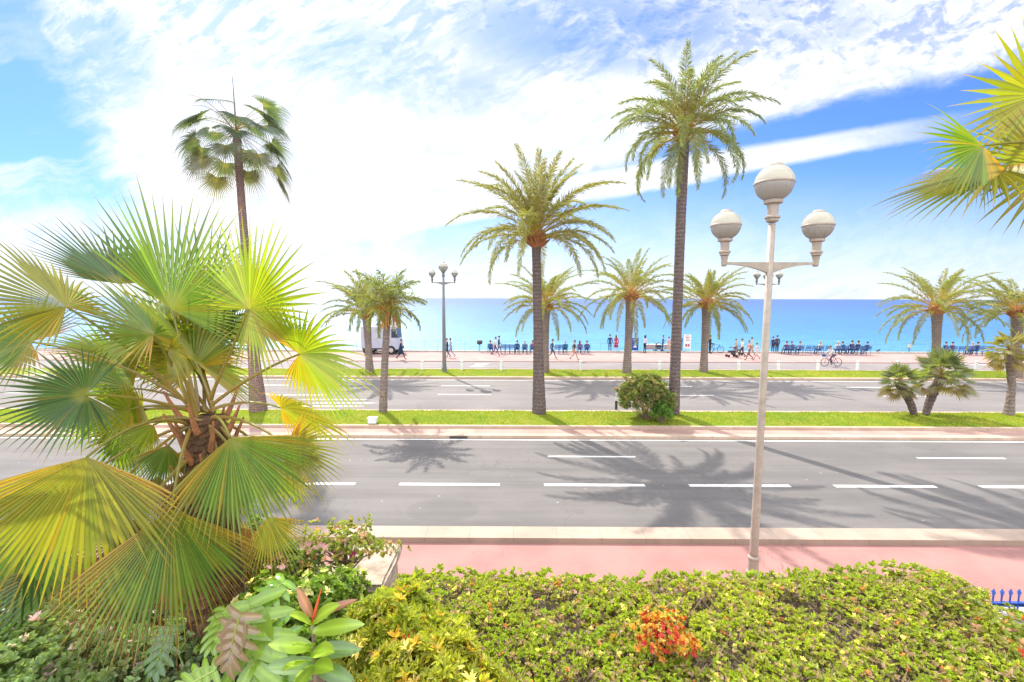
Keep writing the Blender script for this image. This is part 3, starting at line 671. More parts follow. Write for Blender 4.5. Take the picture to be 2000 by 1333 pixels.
# ---- fan palm whose crown reaches in from the upper right
CR = at(2210, 330, 4.2); br = Vector((CR.x, CR.y, .8))
root = thing('fan_palm', br, 'fan palm reaching in from the upper right edge with split orange tipped fans', 'palm tree')
tt = CR-br
trunk_mesh([(0,0,-.05),(0,0,tt.z)], [.22,.17,.16], .05, 90, 18, .1).build('trunk', BARK_F, root)
kw = dict(parent=root, org=br, heart=CR)
big_leaf((2030, 185), 3.9, (1858, 160), 3.75, 10, 42, 280, 3, .6, .05, .05, .1, lift=.1, **kw)
big_leaf((1920, 285), 3.6, (1772, 292), 3.45, 20, 32, 165, 0, .45, .25, .35, .1, lift=.15, skew=-48, **kw)
big_leaf((1945, 330), 3.7, (1770, 445), 3.6, 55, 34, 200, 3, .6, .3, .5, .1, lift=.15, **kw)
big_leaf((2060, 330), 3.7, (1900, 440), 3.6, -10, 40, 260, 3, .7, .2, .25, .1, lift=.1, **kw)
big_leaf((2050, 260), 4.3, (1900, 230), 4.4, 40, 36, 260, 3, .6, .3, .3, .1, lift=.1, **kw)
big_leaf((2300, 150), 4.0, (2380, 20), 3.9, 0, 36, 280, 0, .3, lift=.1, **kw)
big_leaf((2380, 330), 4.0, (2560, 380), 3.9, 0, 36, 280, 0, .3, lift=.1, **kw)
for hx, hy, tx_, ty_, dd_ in ((2160, 120, 2120, -30, 4.6), (2230, 180, 2250, 20, 4.9), (2330, 230, 2440, 140, 4.5), (2120, 420, 2080, 540, 4.5), (2330, 420, 2420, 540, 4.6), (2220, 300, 2200, 460, 3.6)):
    big_leaf((hx, hy), dd_, (tx_, ty_), dd_, rg.uniform(-30, 30), 34, 250, 3, .6, .4, .5, .1, lift=.1, **kw)
big_leaf((2260, 480), 4.0, (2270, 640), 3.9, 0, 36, 280, 0, .3, lift=.1, **kw)
# ------------------------------------------------------------------ street lamps
def lamp(base, label, top_z, arm_z, arm, Rt, Rs, rb, rt, m):
    root = thing('street_lamp', base, label, 'street lamp', 'three globe street lamps')
    b = MB(); hz_ = top_z-base.z-2*Rt-.42*Rt/.35
    b.lathe([(rb, .3), (rb*.98, .5), (rb*.8, hz_*.5), (rt, hz_)], 14); b.build('pole', m, root, True)
    b = MB(); b.lathe([(rb*1.5, 0), (rb*1.5, .05), (rb*1.25, .08), (rb*1.22, .30), (rb*1.34, .32), (rb*1.34, .36), (rb*1.05, .39)], 18); b.build('base', m, root)
    k = Rt/.35
    def globe(x, z0, r, mat_c):
        kk = r/.35
        g = bpy.data.objects.new('globe', None)
        prof = [(r*math.sin(t), z0+r-r*math.cos(t)) for t in np.linspace(.33, math.pi/2-.02, 12)]
        b = MB(); b.lathe([(px, pz) for px, pz in prof], 32, (0, 0, 0))
        me = b.mesh('lamp_globe', True); o = link('lamp_globe', me, GL_L, root); o.location = (x, 0, 0)
        prof = [(r*math.sin(t), z0+r-r*math.cos(t)) for t in np.linspace(math.pi/2+.02, math.pi-.02, 14)]
        b = MB(); b.lathe([(r*.97, z0+r-.01*kk)]+prof, 32); u_ = b.build('upper_shade', GL_U, o, True)
        b = MB(); b.lathe([(r*.985, z0+r-.03*kk), (r*1.035, z0+r-.018*kk), (r*1.035, z0+r+.018*kk), (r*.985, z0+r+.03*kk)], 32); b.build('band', m, o, True)
        b = MB(); b.lathe([(r*.40, z0+2*r-.075*kk), (r*.42, z0+2*r-.02*kk), (r*.30, z0+2*r+.025*kk), (.01, z0+2*r+.035*kk)], 18); b.build('cap', m, o)
        b = MB(); b.lathe([(.07*kk, z0-.40*kk), (.115*kk, z0-.37*kk), (.115*kk, z0-.33*kk), (.14*kk, z0-.31*kk), (.14*kk, z0-.28*kk), (.10*kk, z0-.26*kk), (.105*kk, z0-.06*kk), (.17*kk, z0-.03*kk), (.17*kk, z0+.03*kk), (.12*kk, z0+.05*kk)], 18); b.build('collar', m, o)
        return o
    globe(0, top_z-base.z-2*Rt, Rt, m)
    az = arm_z-base.z; ks = Rs/.35
    for s in (-1, 1):
        b = MB(); n = 12; V = []
        for i in range(n+1):
            t = i/n; x = s*(rt*.6+(arm-rt*.6)*t); hh = .045+.16*(1-t)**2.2*(1 if t < 1 else 1); w_ = .045-.015*t
            V += [(x, -w_, az+.05), (x, w_, az+.05), (x, w_, az+.05-hh), (x, -w_, az+.05-hh)]
        Fc = [(i*4+j_, i*4+(j_+1) % 4, (i+1)*4+(j_+1) % 4, (i+1)*4+j_) for i in range(n) for j_ in range(4)]+[(0,1,2,3), (n*4+3, n*4+2, n*4+1, n*4)]
        b.add(V, Fc); b.lathe([(.035, az-.03), (.07*ks, az+.0), (.075*ks, az+.10), (.09*ks, az+.16)], 14, (s*arm, 0, 0)); b.build('arm', m, root)
        o = globe(s*arm, az+.16+.40*ks, Rs, m)
    return root
p = G(1470, 1121, 0)
zt = at(1515, 322, p.y+.0).z; za = at(1507, 518, p.y).z
ax = 889; dpt = p.y*.9957-2.0*.0936
LP = lamp(p, 'large three globe street lamp on the pink pavement in the right foreground', zt, za, .86, .335, .265, .082, .062, POLE)
LP.rotation_euler = (0, 0, 0)
for bx, tx, ty, ay, lab in ((868, 866, 513, 553, 'slim dark three globe lamp post on the far lawn, left of the centre palm'), (1490, 1512, 530, 556, 'distant three globe lamp post almost hidden behind the large lamp pole')):
    p = G(bx, 727, .17); zt = at(tx, ty, p.y).z; za = at(tx, ay, p.y).z
    lamp(p, lab, zt, za, .80, .33, .24, .15, .075, POLE_D)

# ------------------------------------------------------------------ bollards, railing, post
nm = ['to the left of the far lamp post', 'just right of the far lamp post', 'beside the white cycle path marking', 'hidden behind the centre palm pair', 'between the centre palm and the ragged palm',
      'right behind the ragged date palm', 'just left of the tallest palm trunk', 'behind the palm left of the large lamp', 'just left of the large lamp pole', 'just right of the large lamp pole',
      'in front of the cyclist', 'midway between cyclist and dwarf palms', 'just left of the dwarf palms', 'behind the twin dwarf palms', 'left of the pompom fan palm', 'at the right photo edge']
for i in range(-4, 17):
    px = 825+77.2*i
    if i in (3, 5, 7, 13): continue
    p = G(px, 726.5, .10)
    lab = ('pale bollard on the far kerb, ' + nm[i]) if 0 <= i < 16 else None
    if i < 0 : lab = 'pale kerb bollard seen through the big palm leaves on the left'
    if i == 16: continue
    o = thing('bollard', p, lab, 'bollard', 'pale bollards along the cycle path' if i >= 0 else 'bollards behind the left palm leaves')
    b = MB(); b.lathe([(.095, 0), (.095, .62), (.06, .66), (.06, .70)], 12); b.build('post', WHITE, o)
    b = MB(); b.lathe([(.07, .70), (.11, .74), (.115, .79), (.07, .85), (.01, .87)], 12); b.build('knob', WHITE, o)
p = G(1203, 801, .2)
o = thing('signpost', p, 'thin post with a small dark plate at its foot left of the median bush', 'post')
b = MB(); b.lathe([(.03, 0), (.03, 1.0), (.01, 1.02)], 8); b.build('post', WHITE, o)
b = MB(); b.box((-.06, -.05, .02), (.06, -.032, .45)); b.build('plate', DARKM, o)
p = G(728, 824, .3); o = thing('valve_box', p, 'small white box on the grass right of the slim palm', 'box')
b = MB(); b.box((-.17, -.12, -.05), (.17, .12, .16)); b.build('body', WHITE, o); b = MB(); b.box((-.19, -.14, .162), (.19, .14, .19)); b.build('lid', WHITE, o)
root = thing('sea_railing', (0, 45.1, .30), 'pale blue railing along the sea edge of the promenade', 'railing')
b = MB()
for z in (.35, .62, .9): b.box((-60, -.015, z), (70, .015, z+.018))
b.build('rail', RAILB, root)
for i in range(62):
    x = -40+1.35*i; b = MB(); b.box((x-.014, -.02, 0), (x+.014, .02, .95)) ; b.build('post', RAILB, root)

# ------------------------------------------------------------------ people
def body(name, joints, edges, smooth=2):
    # joints: name -> (pos, radius x, radius y) ; edges: (a, b, tag)
    ks = list(joints); me = bpy.data.meshes.new(name)
    me.from_pydata([joints[k][0] for k in ks], [(ks.index(a), ks.index(b_)) for a, b_, _ in edges], [])
    o = bpy.data.objects.new(name, me); COL.objects.link(o)
    sk = o.modifiers.new('s', 'SKIN'); sk.use_smooth_shade = True
    for i, k in enumerate(ks):
        d = me.skin_vertices[0].data[i]; d.radius = (joints[k][1], joints[k][2]); d.use_root = (k == 'pelvis')
    ss = o.modifiers.new('u', 'SUBSURF'); ss.levels = 1; ss.render_levels = 1
    dg = bpy.context.evaluated_depsgraph_get(); ev = o.evaluated_get(dg); m2 = bpy.data.meshes.new_from_object(ev)
    bpy.data.objects.remove(o); segs = [(np.array(joints[a][0]), np.array(joints[b_][0]), t) for a, b_, t in edges]
    bm = bmesh.new(); bm.from_mesh(m2)
    # fingers and nose, rooted inside the surface
    for s in ('l', 'r'):
        hd, wr = Vector(joints['hand_'+s][0]), Vector(joints['wrist_'+s][0]); d = (hd-wr).normalized(); side = d.cross(Vector((1 if s == 'l' else -1, .3, 0))).normalized()
        for q in range(5):
            off = side*((q-1.5)*.017) if q < 4 else side*-.035; st_ = hd+off*(.9 if q < 4 else 1) - (d*.02 if q < 4 else d*.04)
            dr = (d+Vector((0, .25, -.1))*.4).normalized() if q < 4 else (d*.6-side*.7).normalized(); ln = (.075, .085, .08, .065, .055)[q]; pv = None
            for t, r_ in ((0, .011), (.55, .0095), (1, .006)):
                c_ = st_+dr*ln*t+Vector((0, .01, -.01))*t*t; a1 = dr.orthogonal().normalized(); a2 = dr.cross(a1)
                ring = [bm.verts.new(c_+a1*r_*math.cos(u_)+a2*r_*math.sin(u_)) for u_ in (0, 1.57, 3.14, 4.71)]
                if pv:
                    for z in range(4): bm.faces.new((pv[z], pv[(z+1) % 4], ring[(z+1) % 4], ring[z]))
                pv = ring
            bm.faces.new(pv)
    hc = Vector(joints['head'][0]); nv = [bm.verts.new(hc+Vector(q)) for q in ((0, .098, .03), (-.016, .085, -.02), (.016, .085, -.02), (0, .122, -.018))]
    for q in ((0, 1, 3), (0, 3, 2), (1, 2, 3)): bm.faces.new([nv[z] for z in q])
    for sx in (-1, 1):
        ev_ = [bm.verts.new(hc+Vector((sx*(.078+q[0]), q[1], q[2]))) for q in ((0, .02, .03), (.018, -.01, .035), (.014, -.01, -.02), (0, .015, -.03))]; bm.faces.new(ev_)
    SL = {'skin': 0, 'top': 1, 'legs': 2, 'shoe': 3, 'fore': 4, 'shin': 5}
    for f in bm.faces:
        c_ = np.array(f.calc_center_median()); best, bt = 9, 'top'
        for a, b_, t in segs:
            ab = b_-a; tt_ = min(1, max(0, np.dot(c_-a, ab)/np.dot(ab, ab))); dd_ = np.linalg.norm(c_-a-ab*tt_)
            if dd_ < best: best, bt = dd_, t
        f.material_index = SL[bt]; f.smooth = True
    bm.to_mesh(m2); bm.free()
    for _ in range(6): m2.materials.append(None)
    return m2
def skeleton(pelvis, lean, hips, knees, ankles, elbows, wrists, headf=0.0):
    px, py, pz = pelvis
    def up(h): return (px, py+math.sin(lean)*h, pz+math.cos(lean)*h)
    J = {'pelvis': (pelvis, .14, .11), 'waist': (up(.20), .125, .095), 'chest': (up(.38), .16, .105), 'neckb': (up(.51), .075, .065), 'neck': (up(.58), .052, .052)}
    hc = up(.70); hc = (hc[0], hc[1]+.02+headf, hc[2])
    J['jaw'] = ((hc[0], hc[1]+.01, hc[2]-.075), .060, .066); J['head'] = (hc, .078, .090); J['crown'] = ((hc[0], hc[1]-.01, hc[2]+.075), .058, .070)
    E = [('pelvis', 'waist', 'top'), ('waist', 'chest', 'top'), ('chest', 'neckb', 'top'), ('neckb', 'neck', 'skin'), ('neck', 'jaw', 'skin'), ('jaw', 'head', 'skin'), ('head', 'crown', 'skin')]
    for i, (s, sx) in enumerate((('l', -1), ('r', 1))):
        sh = up(.46); J['sh_'+s] = ((sh[0]+sx*.175, sh[1], sh[2]), .058, .058)
        e, w_ = elbows[i], wrists[i]; J['el_'+s] = (e, .044, .044); J['wrist_'+s] = (w_, .027, .032)
        d = Vector(w_)-Vector(e); d.normalize(); h_ = Vector(w_)+d*.075; J['hand_'+s] = (tuple(h_), .040, .022)
        E += [('chest', 'sh_'+s, 'top'), ('sh_'+s, 'el_'+s, 'top'), ('el_'+s, 'wrist_'+s, 'fore'), ('wrist_'+s, 'hand_'+s, 'skin')]
        k_, a_ = knees[i], ankles[i]; J['hip_'+s] = (hips[i], .088, .09); J['knee_'+s] = (k_, .058, .060); J['ank_'+s] = (a_, .038, .042)
        fd = Vector((0, 1, -.12)) if a_[2] < .2 else Vector((0, .75, -.65)); J['toe_'+s] = (tuple(Vector(a_)+Vector((0, .03, -.045))+fd.normalized()*.14), .042, .028)
        E += [('pelvis', 'hip_'+s, 'legs'), ('hip_'+s, 'knee_'+s, 'legs'), ('knee_'+s, 'ank_'+s, 'shin'), ('ank_'+s, 'toe_'+s, 'shoe')]
    return J, E, hc
POSES = {}
def pose(name, *a, **k):
    J, E, hc = skeleton(*a, **k); POSES[name] = (body('person', J, E), hc, J)
pose('stand', (0, 0, .95), .02, [(-.09, 0, .90), (.09, 0, .90)], [(-.10, .01, .50), (.10, .02, .50)], [(-.10, -.02, .085), (.11, -.01, .085)], [(-.235, -.03, 1.13), (.235, -.02, 1.13)], [(-.25, .06, .89), (.25, .08, .90)])
pose('stand_phone', (0, 0, .95), .04, [(-.09, 0, .90), (.09, 0, .90)], [(-.10, .03, .50), (.10, .0, .50)], [(-.12, -.02, .085), (.10, -.02, .085)], [(-.23, .02, 1.13), (.23, .03, 1.13)], [(-.10, .26, 1.22), (.24, .17, .96)])
pose('walk', (0, 0, .93), .07, [(-.09, 0, .88), (.09, 0, .88)], [(-.09, .22, .50), (.09, -.05, .47)], [(-.09, .32, .10), (.09, -.40, .19)], [(-.24, -.14, 1.13), (.24, .12, 1.13)], [(-.24, -.10, .88), (.23, .32, .99)])
pose('walk_b', (0, 0, .93), .05, [(-.09, 0, .88), (.09, 0, .88)], [(-.09, -.02, .48), (.09, .18, .50)], [(-.09, -.30, .15), (.09, .22, .09)], [(-.24, .08, 1.12), (.24, -.08, 1.12)], [(-.23, .26, .95), (.24, -.02, .86)])
pose('sit', (0, 0, .52), -.12, [(-.10, .02, .51), (.10, .02, .51)], [(-.13, .42, .52), (.13, .42, .52)], [(-.13, .46, .10), (.14, .50, .10)], [(-.25, .02, .72), (.25, .02, .72)], [(-.16, .25, .60), (.16, .25, .60)])
pose('sit_fwd', (0, 0, .52), .28, [(-.10, .02, .51), (.10, .02, .51)], [(-.15, .42, .52), (.13, .42, .52)], [(-.13, .40, .10), (.14, .48, .10)], [(-.26, .26, .72), (.26, .26, .72)], [(-.10, .42, .62), (.10, .42, .62)])
pose('ride', (0, 0, .95), .55, [(-.09, .02, .92), (.09, .02, .92)], [(-.11, .36, .72), (.11, .28, .50)], [(-.11, .22, .40), (.11, .02, .19)], [(-.24, .40, 1.15), (.24, .40, 1.15)], [(-.24, .60, 1.03), (.24, .60, 1.03)])
CM = {}
def cloth(c):
    if c not in CM: CM[c] = M('cloth', c, tuple(v*.7 for v in c), .85, .2, sc=14, bd=.006)
    return CM[c]
SKIN = M('skin', (.42, .24, .17), (.36, .19, .13), .6, .3, sc=10)
def hair_mesh(J, style):
    hc = Vector(J['head'][0]); b = MB(); V = []; k, n = 14, 8
    for i in range(n+1):
        th = math.pi*.62*i/n
        for j_ in range(k):
            ph = 2*math.pi*j_/k; front = max(0, math.sin(ph)); t2 = th*(1-.42*front)
            r = 1.0
            x = .092*math.sin(t2)*math.cos(ph); y = .105*math.sin(t2)*math.sin(ph); z = .108*math.cos(t2)
            if style == 'long' and i >= n-2: z -= .09*(i-(n-3))*(1-front)*(1 if math.sin(ph) < .3 else 0); 
            V.append((hc.x+x, hc.y-.012+y, hc.z+.035+z))
    Fc = [(i*k+j_, i*k+(j_+1) % k, (i+1)*k+(j_+1) % k, (i+1)*k+j_) for i in range(n) for j_ in range(k)]
    b.add(V, Fc)
    if style == 'hat': b.lathe([(.155, -.012), (.10, .0), (.095, .075), (.01, .09)], 16, (hc.x, hc.y, hc.z+.055))
    return b
HAIRC = {'dark': M('hair', (.03, .02, .015), None, .6), 'brown': M('hair', (.10, .055, .03), None, .6), 'grey': M('hair', (.35, .33, .31), None, .6), 'fair': M('hair', (.34, .22, .10), None, .6), 'hat': M('straw_hat', (.5, .42, .28), None, .8)}
def person(px, py, pz_, label, pose_='stand', top=(.1, .1, .1), legs=(.05, .06, .09), hair='dark', style='short', rz=0.0, sc=1.0, short=False, shorts=False, Y=None, skirt=None, group=None, z=None):
    p = G(px, py, .16) if Y is None else at(px, py, Y)
    if z is not None: p.z = z
    if pose_ in ('walk', 'walk_b'): p.z -= .0
    me, hc, J = POSES[pose_]
    root = thing('person', p, label, 'person', group, rz); root.scale = (sc,)*3
    o = link('body', me, None, root)
    ms = [SKIN, cloth(top), cloth(legs), cloth((.05, .045, .045)), SKIN if short else cloth(top), SKIN if shorts else cloth(legs)]
    for s_, m_ in zip(o.material_slots, ms): s_.link = 'OBJECT'; s_.material = m_
    h = hair_mesh(J, style).build('hat' if style == 'hat' else 'hair', HAIRC['hat' if style == 'hat' else hair], root, True)
    if skirt:
        z0 = J['pelvis'][0][2]; b = MB(); b.lathe([(.15, z0+.12), (.17, z0), (.20, z0-.2), (.25, z0-.42)], 14); b.build('coat' if skirt == 'coat' else 'skirt', cloth(top if skirt == 'coat' else legs), root, True)
    return root
# ------------------------------------------------------------------ chairs
def chair_proto():
    root = thing('promenade_chair', (0, 0, 0), 'blue metal chair', 'chair')
    b = MB()
    for i in range(6): b.box((-.22, -.20+i*.075, .44), (.22, -.145+i*.075, .455))
    b.build('seat', BLUEC, root)
    b = MB()
    for i in range(5): b.box((-.22, -.235-.02*i, .56+i*.075), (.22, -.215-.02*i, .61+i*.075))
    b.build('backrest', BLUEC, root)
    for sx in (-1, 1):
        b = MB(); b.tube([(sx*.24, -.36, .95), (sx*.24, -.21, .45), (sx*.24, -.26, 0)], .016, 6); b.build('leg', BLUEC, root)
        b = MB(); b.tube([(sx*.24, .24, .44), (sx*.24, .26, 0)], .016, 6); b.build('leg', BLUEC, root)
        b = MB(); b.tube([(sx*.25, -.28, .68), (sx*.26, .20, .66), (sx*.25, .24, .44)], .014, 6); b.build('armrest', BLUEC, root)
    return root
PROTO = chair_proto(); first = [True]
YC = 43.75
def chair(px, label, group, dy_=0.0, rz=0.0):
    global PROTO
    o = PROTO if first[0] else copy_tree(PROTO); first[0] = False
    p = at(px, 690, YC+dy_); o.location = (p.x, YC+dy_, .16); o.rotation_euler = (0, 0, rz+random.uniform(-.12, .12)); o['label'] = label; o['group'] = group; o['category'] = 'chair'
    return o
def seated(px, label, top, legs=(.05, .06, .10), hair='dark', style='short', pose_='sit', sc=1.0, short=False, chl=None, rz=0.0):
    p = at(px, 690, YC)
    chair(px, 'blue metal chair holding the ' + chl, 'blue chairs holding seated people', rz=rz)
    return person(px, 690, 0, label, pose_, top, legs, hair, style, rz+random.uniform(-.15, .15), sc, short, Y=YC+.0, z=.16-.035)
def empties(xs, where):
    for x in xs: chair(x, 'empty blue metal chair ' + where, 'empty blue chairs ' + where)
NAVY, BLK, RED, WHT, GRN, PNK, GRY, DBL, TEAL = (.03, .045, .10), (.03, .03, .035), (.42, .05, .07), (.62, .60, .58), (.02, .20, .16), (.42, .12, .17), (.22, .22, .24), (.03, .10, .22), (.05, .22, .25)
seated(958, 'person in dark blue seated left of the walking man in white', DBL, chl='dark blue person beside the walking man in white')
empties((983, 991, 1000), 'between the walking man in white and the seated trio')
seated(1010, 'seated person in navy, left of the trio beside the centre palm', NAVY, chl='navy person, left of the trio beside the centre palm')
seated(1025, 'seated person in grey, middle of the trio beside the centre palm', GRY, hair='grey', chl='grey middle person of the trio beside the centre palm')
seated(1040, 'seated person in dusty red touching the centre palm trunk', (.35, .10, .10), hair='brown', chl='person in dusty red against the centre palm trunk')
empties((1088, 1096), 'right of the centre palm')
seated(1104, 'seated person in a green top right of the centre palm', GRN, hair='grey', chl='person in the green top')
seated(1132, 'seated person in pink behind the walker in shorts', PNK, hair='brown', style='long', chl='person in pink behind the walker in shorts')
seated(1146, 'seated person in dark brown at the end of the row right of the centre palm', (.12, .06, .05), chl='person in dark brown at that row end')
seated(1535, 'seated person in maroon right of the standing dark pair', (.16, .04, .08), chl='person in maroon near the standing dark pair')
seated(1548, 'seated person in dark olive beside the maroon one', (.12, .10, .07), hair='brown', pose_='sit_fwd', chl='person in dark olive leaning forward')
seated(1561, 'seated person in pale blue shirt at the end of the dark trio', (.32, .40, .48), hair='brown', chl='person in the pale blue shirt')
empties((1575, 1588), 'between the pale blue shirt and the lone pale sitter')
seated(1600, 'lone seated person in cream with light hair between empty chairs', (.60, .52, .45), hair='fair', chl='lone cream dressed person with light hair')
empties((1613,), 'just left of the cyclist')
seated(1635, 'seated person in a pale shirt and straw hat behind the cyclist', (.55, .58, .62), style='hat', chl='person in the straw hat behind the cyclist')
seated(1648, 'seated person in blue right behind the cyclist', DBL, pose_='sit_fwd', chl='person in blue right behind the cyclist')
seated(1662, 'large seated person in dark violet right of the cyclist', (.07, .05, .11), sc=1.08, chl='large person in dark violet')
seated(1674, 'seated person in black with dark hair right of the violet one', BLK, sc=1.06, chl='person in black beside the dark violet one')
seated(1692, 'seated person in midnight blue at the right end of the long row', NAVY, chl='person at the right end of the long row')
empties((1683,), 'second from the right end of the long row')
seated(1845, 'seated person in dark blue just right of the palm behind the twin palms', DBL, chl='dark blue person just right of that seaside palm')
seated(1858, 'seated person in plum, second right of the palm behind the twin palms', (.14, .05, .10), chl='person in plum')
empties((1872, 1884), 'between the plum sitter and the lavender sitter')
seated(1897, 'seated person in lavender near the pompom palm', (.30, .28, .42), hair='grey', chl='person in lavender')
seated(1907, 'seated person in black near the pompom palm', BLK, chl='person in black near the pompom palm')
empties((1919, 1930), 'behind the pompom palm crown')
# standing and walking
person(326, 704, 0, 'dark clothed person glimpsed between the big palm leaves on the left', 'walk_b', NAVY, BLK, rz=R(90), sc=1.08)
person(783, 703, 0, 'person in a long dark navy coat striding beside the white truck', 'walk', (.02, .035, .07), (.04, .04, .06), rz=R(-90), sc=1.02, skirt='coat')
person(874, 699, 0, 'person in black half hidden by the far lamp pole', 'walk_b', BLK, NAVY, rz=R(100))
person(881, 699, 0, 'person in lilac walking on the right of the far lamp pole', 'walk', (.36, .28, .45), (.32, .26, .38), hair='dark', rz=R(80))
person(967, 695, 0, 'man in white shirt and dark red trousers walking past the chairs', 'walk', (.58, .52, .55), (.16, .05, .08), rz=R(-90), short=True)
person(974, 692, 0, 'person in dark jacket walking right behind the man in white', 'walk_b', NAVY, (.16, .08, .10), rz=R(-80))
person(1078, 701, 0, 'man in a dark jacket striding right of the centre palm', 'walk', (.07, .08, .12), (.06, .09, .16), rz=R(-90))
person(1121, 704, 0, 'walker in a dark top and peach shorts right of the centre palm', 'walk', (.08, .07, .06), (.50, .26, .16), hair='brown', rz=R(-90), shorts=True, short=True)
person(1191, 688, 0, 'man in navy standing with his back to the road, looking at the sea', 'stand', (.02, .06, .16), (.03, .07, .16))
person(1203, 688, 0, 'woman in a red coat and white trousers standing at the sea edge', 'stand', (.46, .03, .07), (.55, .53, .52), hair='brown', style='long', sc=.96, skirt='coat')
person(1259, 690, 0, 'woman in a white top and dark trousers right of the blue panel', 'stand_phone', (.60, .55, .58), NAVY, rz=R(-60), style='long')
person(1294, 688, 0, 'person in deep blue leaning forward left of the tallest palm trunk', 'stand_phone', DBL, NAVY, rz=R(-110), sc=.95)
person(1306, 690, 0, 'person in pale pink standing against the tallest palm trunk', 'stand', (.55, .36, .34), (.5, .42, .36), hair='brown', rz=R(30), sc=.92)
person(1386, 691, 0, 'person in black standing with the bicycle behind the right date palm', 'stand', BLK, BLK, rz=R(-90), sc=1.02)
person(1449, 699, 0, 'person in a white top and dark trousers beside the strollers', 'walk_b', WHT, (.06, .05, .07), rz=R(90), short=True)
person(1463, 704, 0, 'person in a peach top walking nearest in the stroller group', 'walk', (.55, .33, .26), (.20, .10, .08), hair='brown', rz=R(90), short=True)
person(1468, 695, 0, 'person in pale green behind the one in peach', 'walk_b', (.38, .48, .42), (.22, .2, .2), rz=R(90))
person(1478, 704, 0, 'smaller person in white trailing the stroller group', 'walk', (.62, .60, .60), (.58, .45, .40), hair='brown', rz=R(90), sc=.88, shorts=True)
person(1437, 694, 0, 'person in tan ahead of the stroller group', 'walk_b', (.38, .28, .2), (.2, .16, .15), hair='brown', rz=R(90), sc=.9)
person(1509, 690, 0, 'shorter of two dark figures standing right of the large lamp pole', 'stand', (.05, .05, .10), BLK, sc=.93)
person(1517, 690, 0, 'taller of two dark figures standing right of the large lamp pole', 'stand', (.07, .06, .09), NAVY)
person(1775, 691, 0, 'small pale figure at the sea edge left of the twin dwarf palms', 'stand', (.58, .54, .38), (.2, .3, .4), hair='fair', sc=.62)

# ------------------------------------------------------------------ bicycles, strollers, telescope, panels, truck
BIKEB = M('bike_blue', (.03, .12, .34), None, .35, .5)
def ring(b, c, r, t, k=26, kk=6):
    b.tube([(c[0]+r*math.cos(a), c[1], c[2]+r*math.sin(a)) for a in np.linspace(0, 2*math.pi, k)], t, kk, caps=False)
def bicycle(p, rz, label, m, basket=False):
    root = thing('bicycle', p, label, 'bicycle', None, rz)
    for x in (-.52, .52):
        b = MB(); ring(b, (x, 0, .34), .32, .022); w_ = b.build('wheel', RUBBER, root)
        b = MB()
        for a in np.linspace(0, math.pi, 7)[:-1]: b.tube([(x-.31*math.cos(a), 0, .34-.31*math.sin(a)), (x+.31*math.cos(a), 0, .34+.31*math.sin(a))], .003, 3)
        b.build('spokes', CHROME, w_)
    b = MB(); bb, st_, hd = (-.05, 0, .30), (-.20, 0, .82), (.38, 0, .88)
    for a, c_ in ((bb, st_), (st_, (.36, 0, .80)), (bb, (.38, 0, .74)), (hd, (.52, 0, .34)), (bb, (-.52, 0, .34)), (st_, (-.52, 0, .34))): b.tube([a, c_], .018, 6)
    b.build('frame', m, root)
    b = MB(); b.tube([hd, (.36, 0, 1.02)], .014, 6); b.tube([(.28, -.27, 1.04), (.37, -.1, 1.03), (.37, .1, 1.03), (.28, .27, 1.04)], .014, 6); b.build('handlebar', CHROME, root)
    b = MB(); b.tube([(-.33, 0, .91), (-.20, 0, .92), (-.06, 0, .90)], [.07, .05, .025], 8); b.tube([(-.20, 0, .82), (-.20, 0, .9)], .014, 6); b.build('saddle', RUBBER, root)
    b = MB(); b.tube([(-.05, -.09, .22), (-.05, 0, .30), (-.05, .09, .38)], .012, 5); b.build('crank', CHROME, root)
    if basket:
        b = MB(); b.tube([(.62, 0, .78), (.62, 0, 1.0)], [.12, .16], 10); b.build('basket', m, root)
    return root
p = G(1623, 716, .10); rzc = math.pi
bicycle(p, rzc, 'blue hire bicycle with front basket ridden on the cycle path', BIKEB, True)
person(1623, 716, 0, 'cyclist in a white shirt, leaning on the handlebars of the blue bicycle', 'ride', (.62, .58, .57), (.10, .06, .10), hair='brown', rz=R(90), sc=1.0, Y=p.y, z=.10).location.x = p.x+.20
p = G(1397, 690, .16)
bicycle(p, 0, 'dark parked bicycle held beside the person in black', DARKM)
def stroller(p, rz, label, c_):
    root = thing('stroller', p, label, 'stroller', None, rz)
    b = MB()
    for sy in (-.22, .22): b.tube([(-.45, sy, 1.02), (.1, sy, .45), (.38, sy, .14)], .014, 6); b.tube([(-.32, sy, .14), (.12, sy, .62)], .014, 6)
    b.tube([(-.45, -.22, 1.02), (-.45, .22, 1.02)], .016, 6); b.build('frame', DARKM, root)
    b = MB(); V = []
    for i in range(7):
        a = i*math.pi/10+.5
        for j_ in range(7): t = -1+j_/3; V.append((.02-.34*math.cos(a), t*.23, .62+.36*math.sin(a)*(1-.15*t*t)))
    b.add(V, [(i*7+j_, i*7+j_+1, (i+1)*7+j_+1, (i+1)*7+j_) for i in range(6) for j_ in range(6)]); b.build('hood', cloth(c_), root)
    rough_block('seat', .62, .40, .42, .60, cloth(c_), root, .01)
    for x, y in ((-.32, -.24), (-.32, .24), (.38, -.24), (.38, .24)):
        b = MB(); ring(b, (x, y, .125), .10, .025, 16); b.tube([(x, y-.02, .125), (x, y+.02, .125)], .09, 12); b.build('wheel', RUBBER, root)
stroller(G(1429, 698, .16), math.pi, 'dark grey stroller leading the group left of the large lamp', (.07, .07, .08))
stroller(G(1440, 694, .16), math.pi, 'paler stroller tucked behind the dark grey one', (.28, .24, .22))
stroller(G(1286, 688, .16), 0, 'dark low stroller between the blue panel and the tallest palm', (.05, .05, .07))
p = G(937, 688, .16); root = thing('telescope', p, 'dark round headed viewer on a pale green stand by the sea railing', 'telescope')
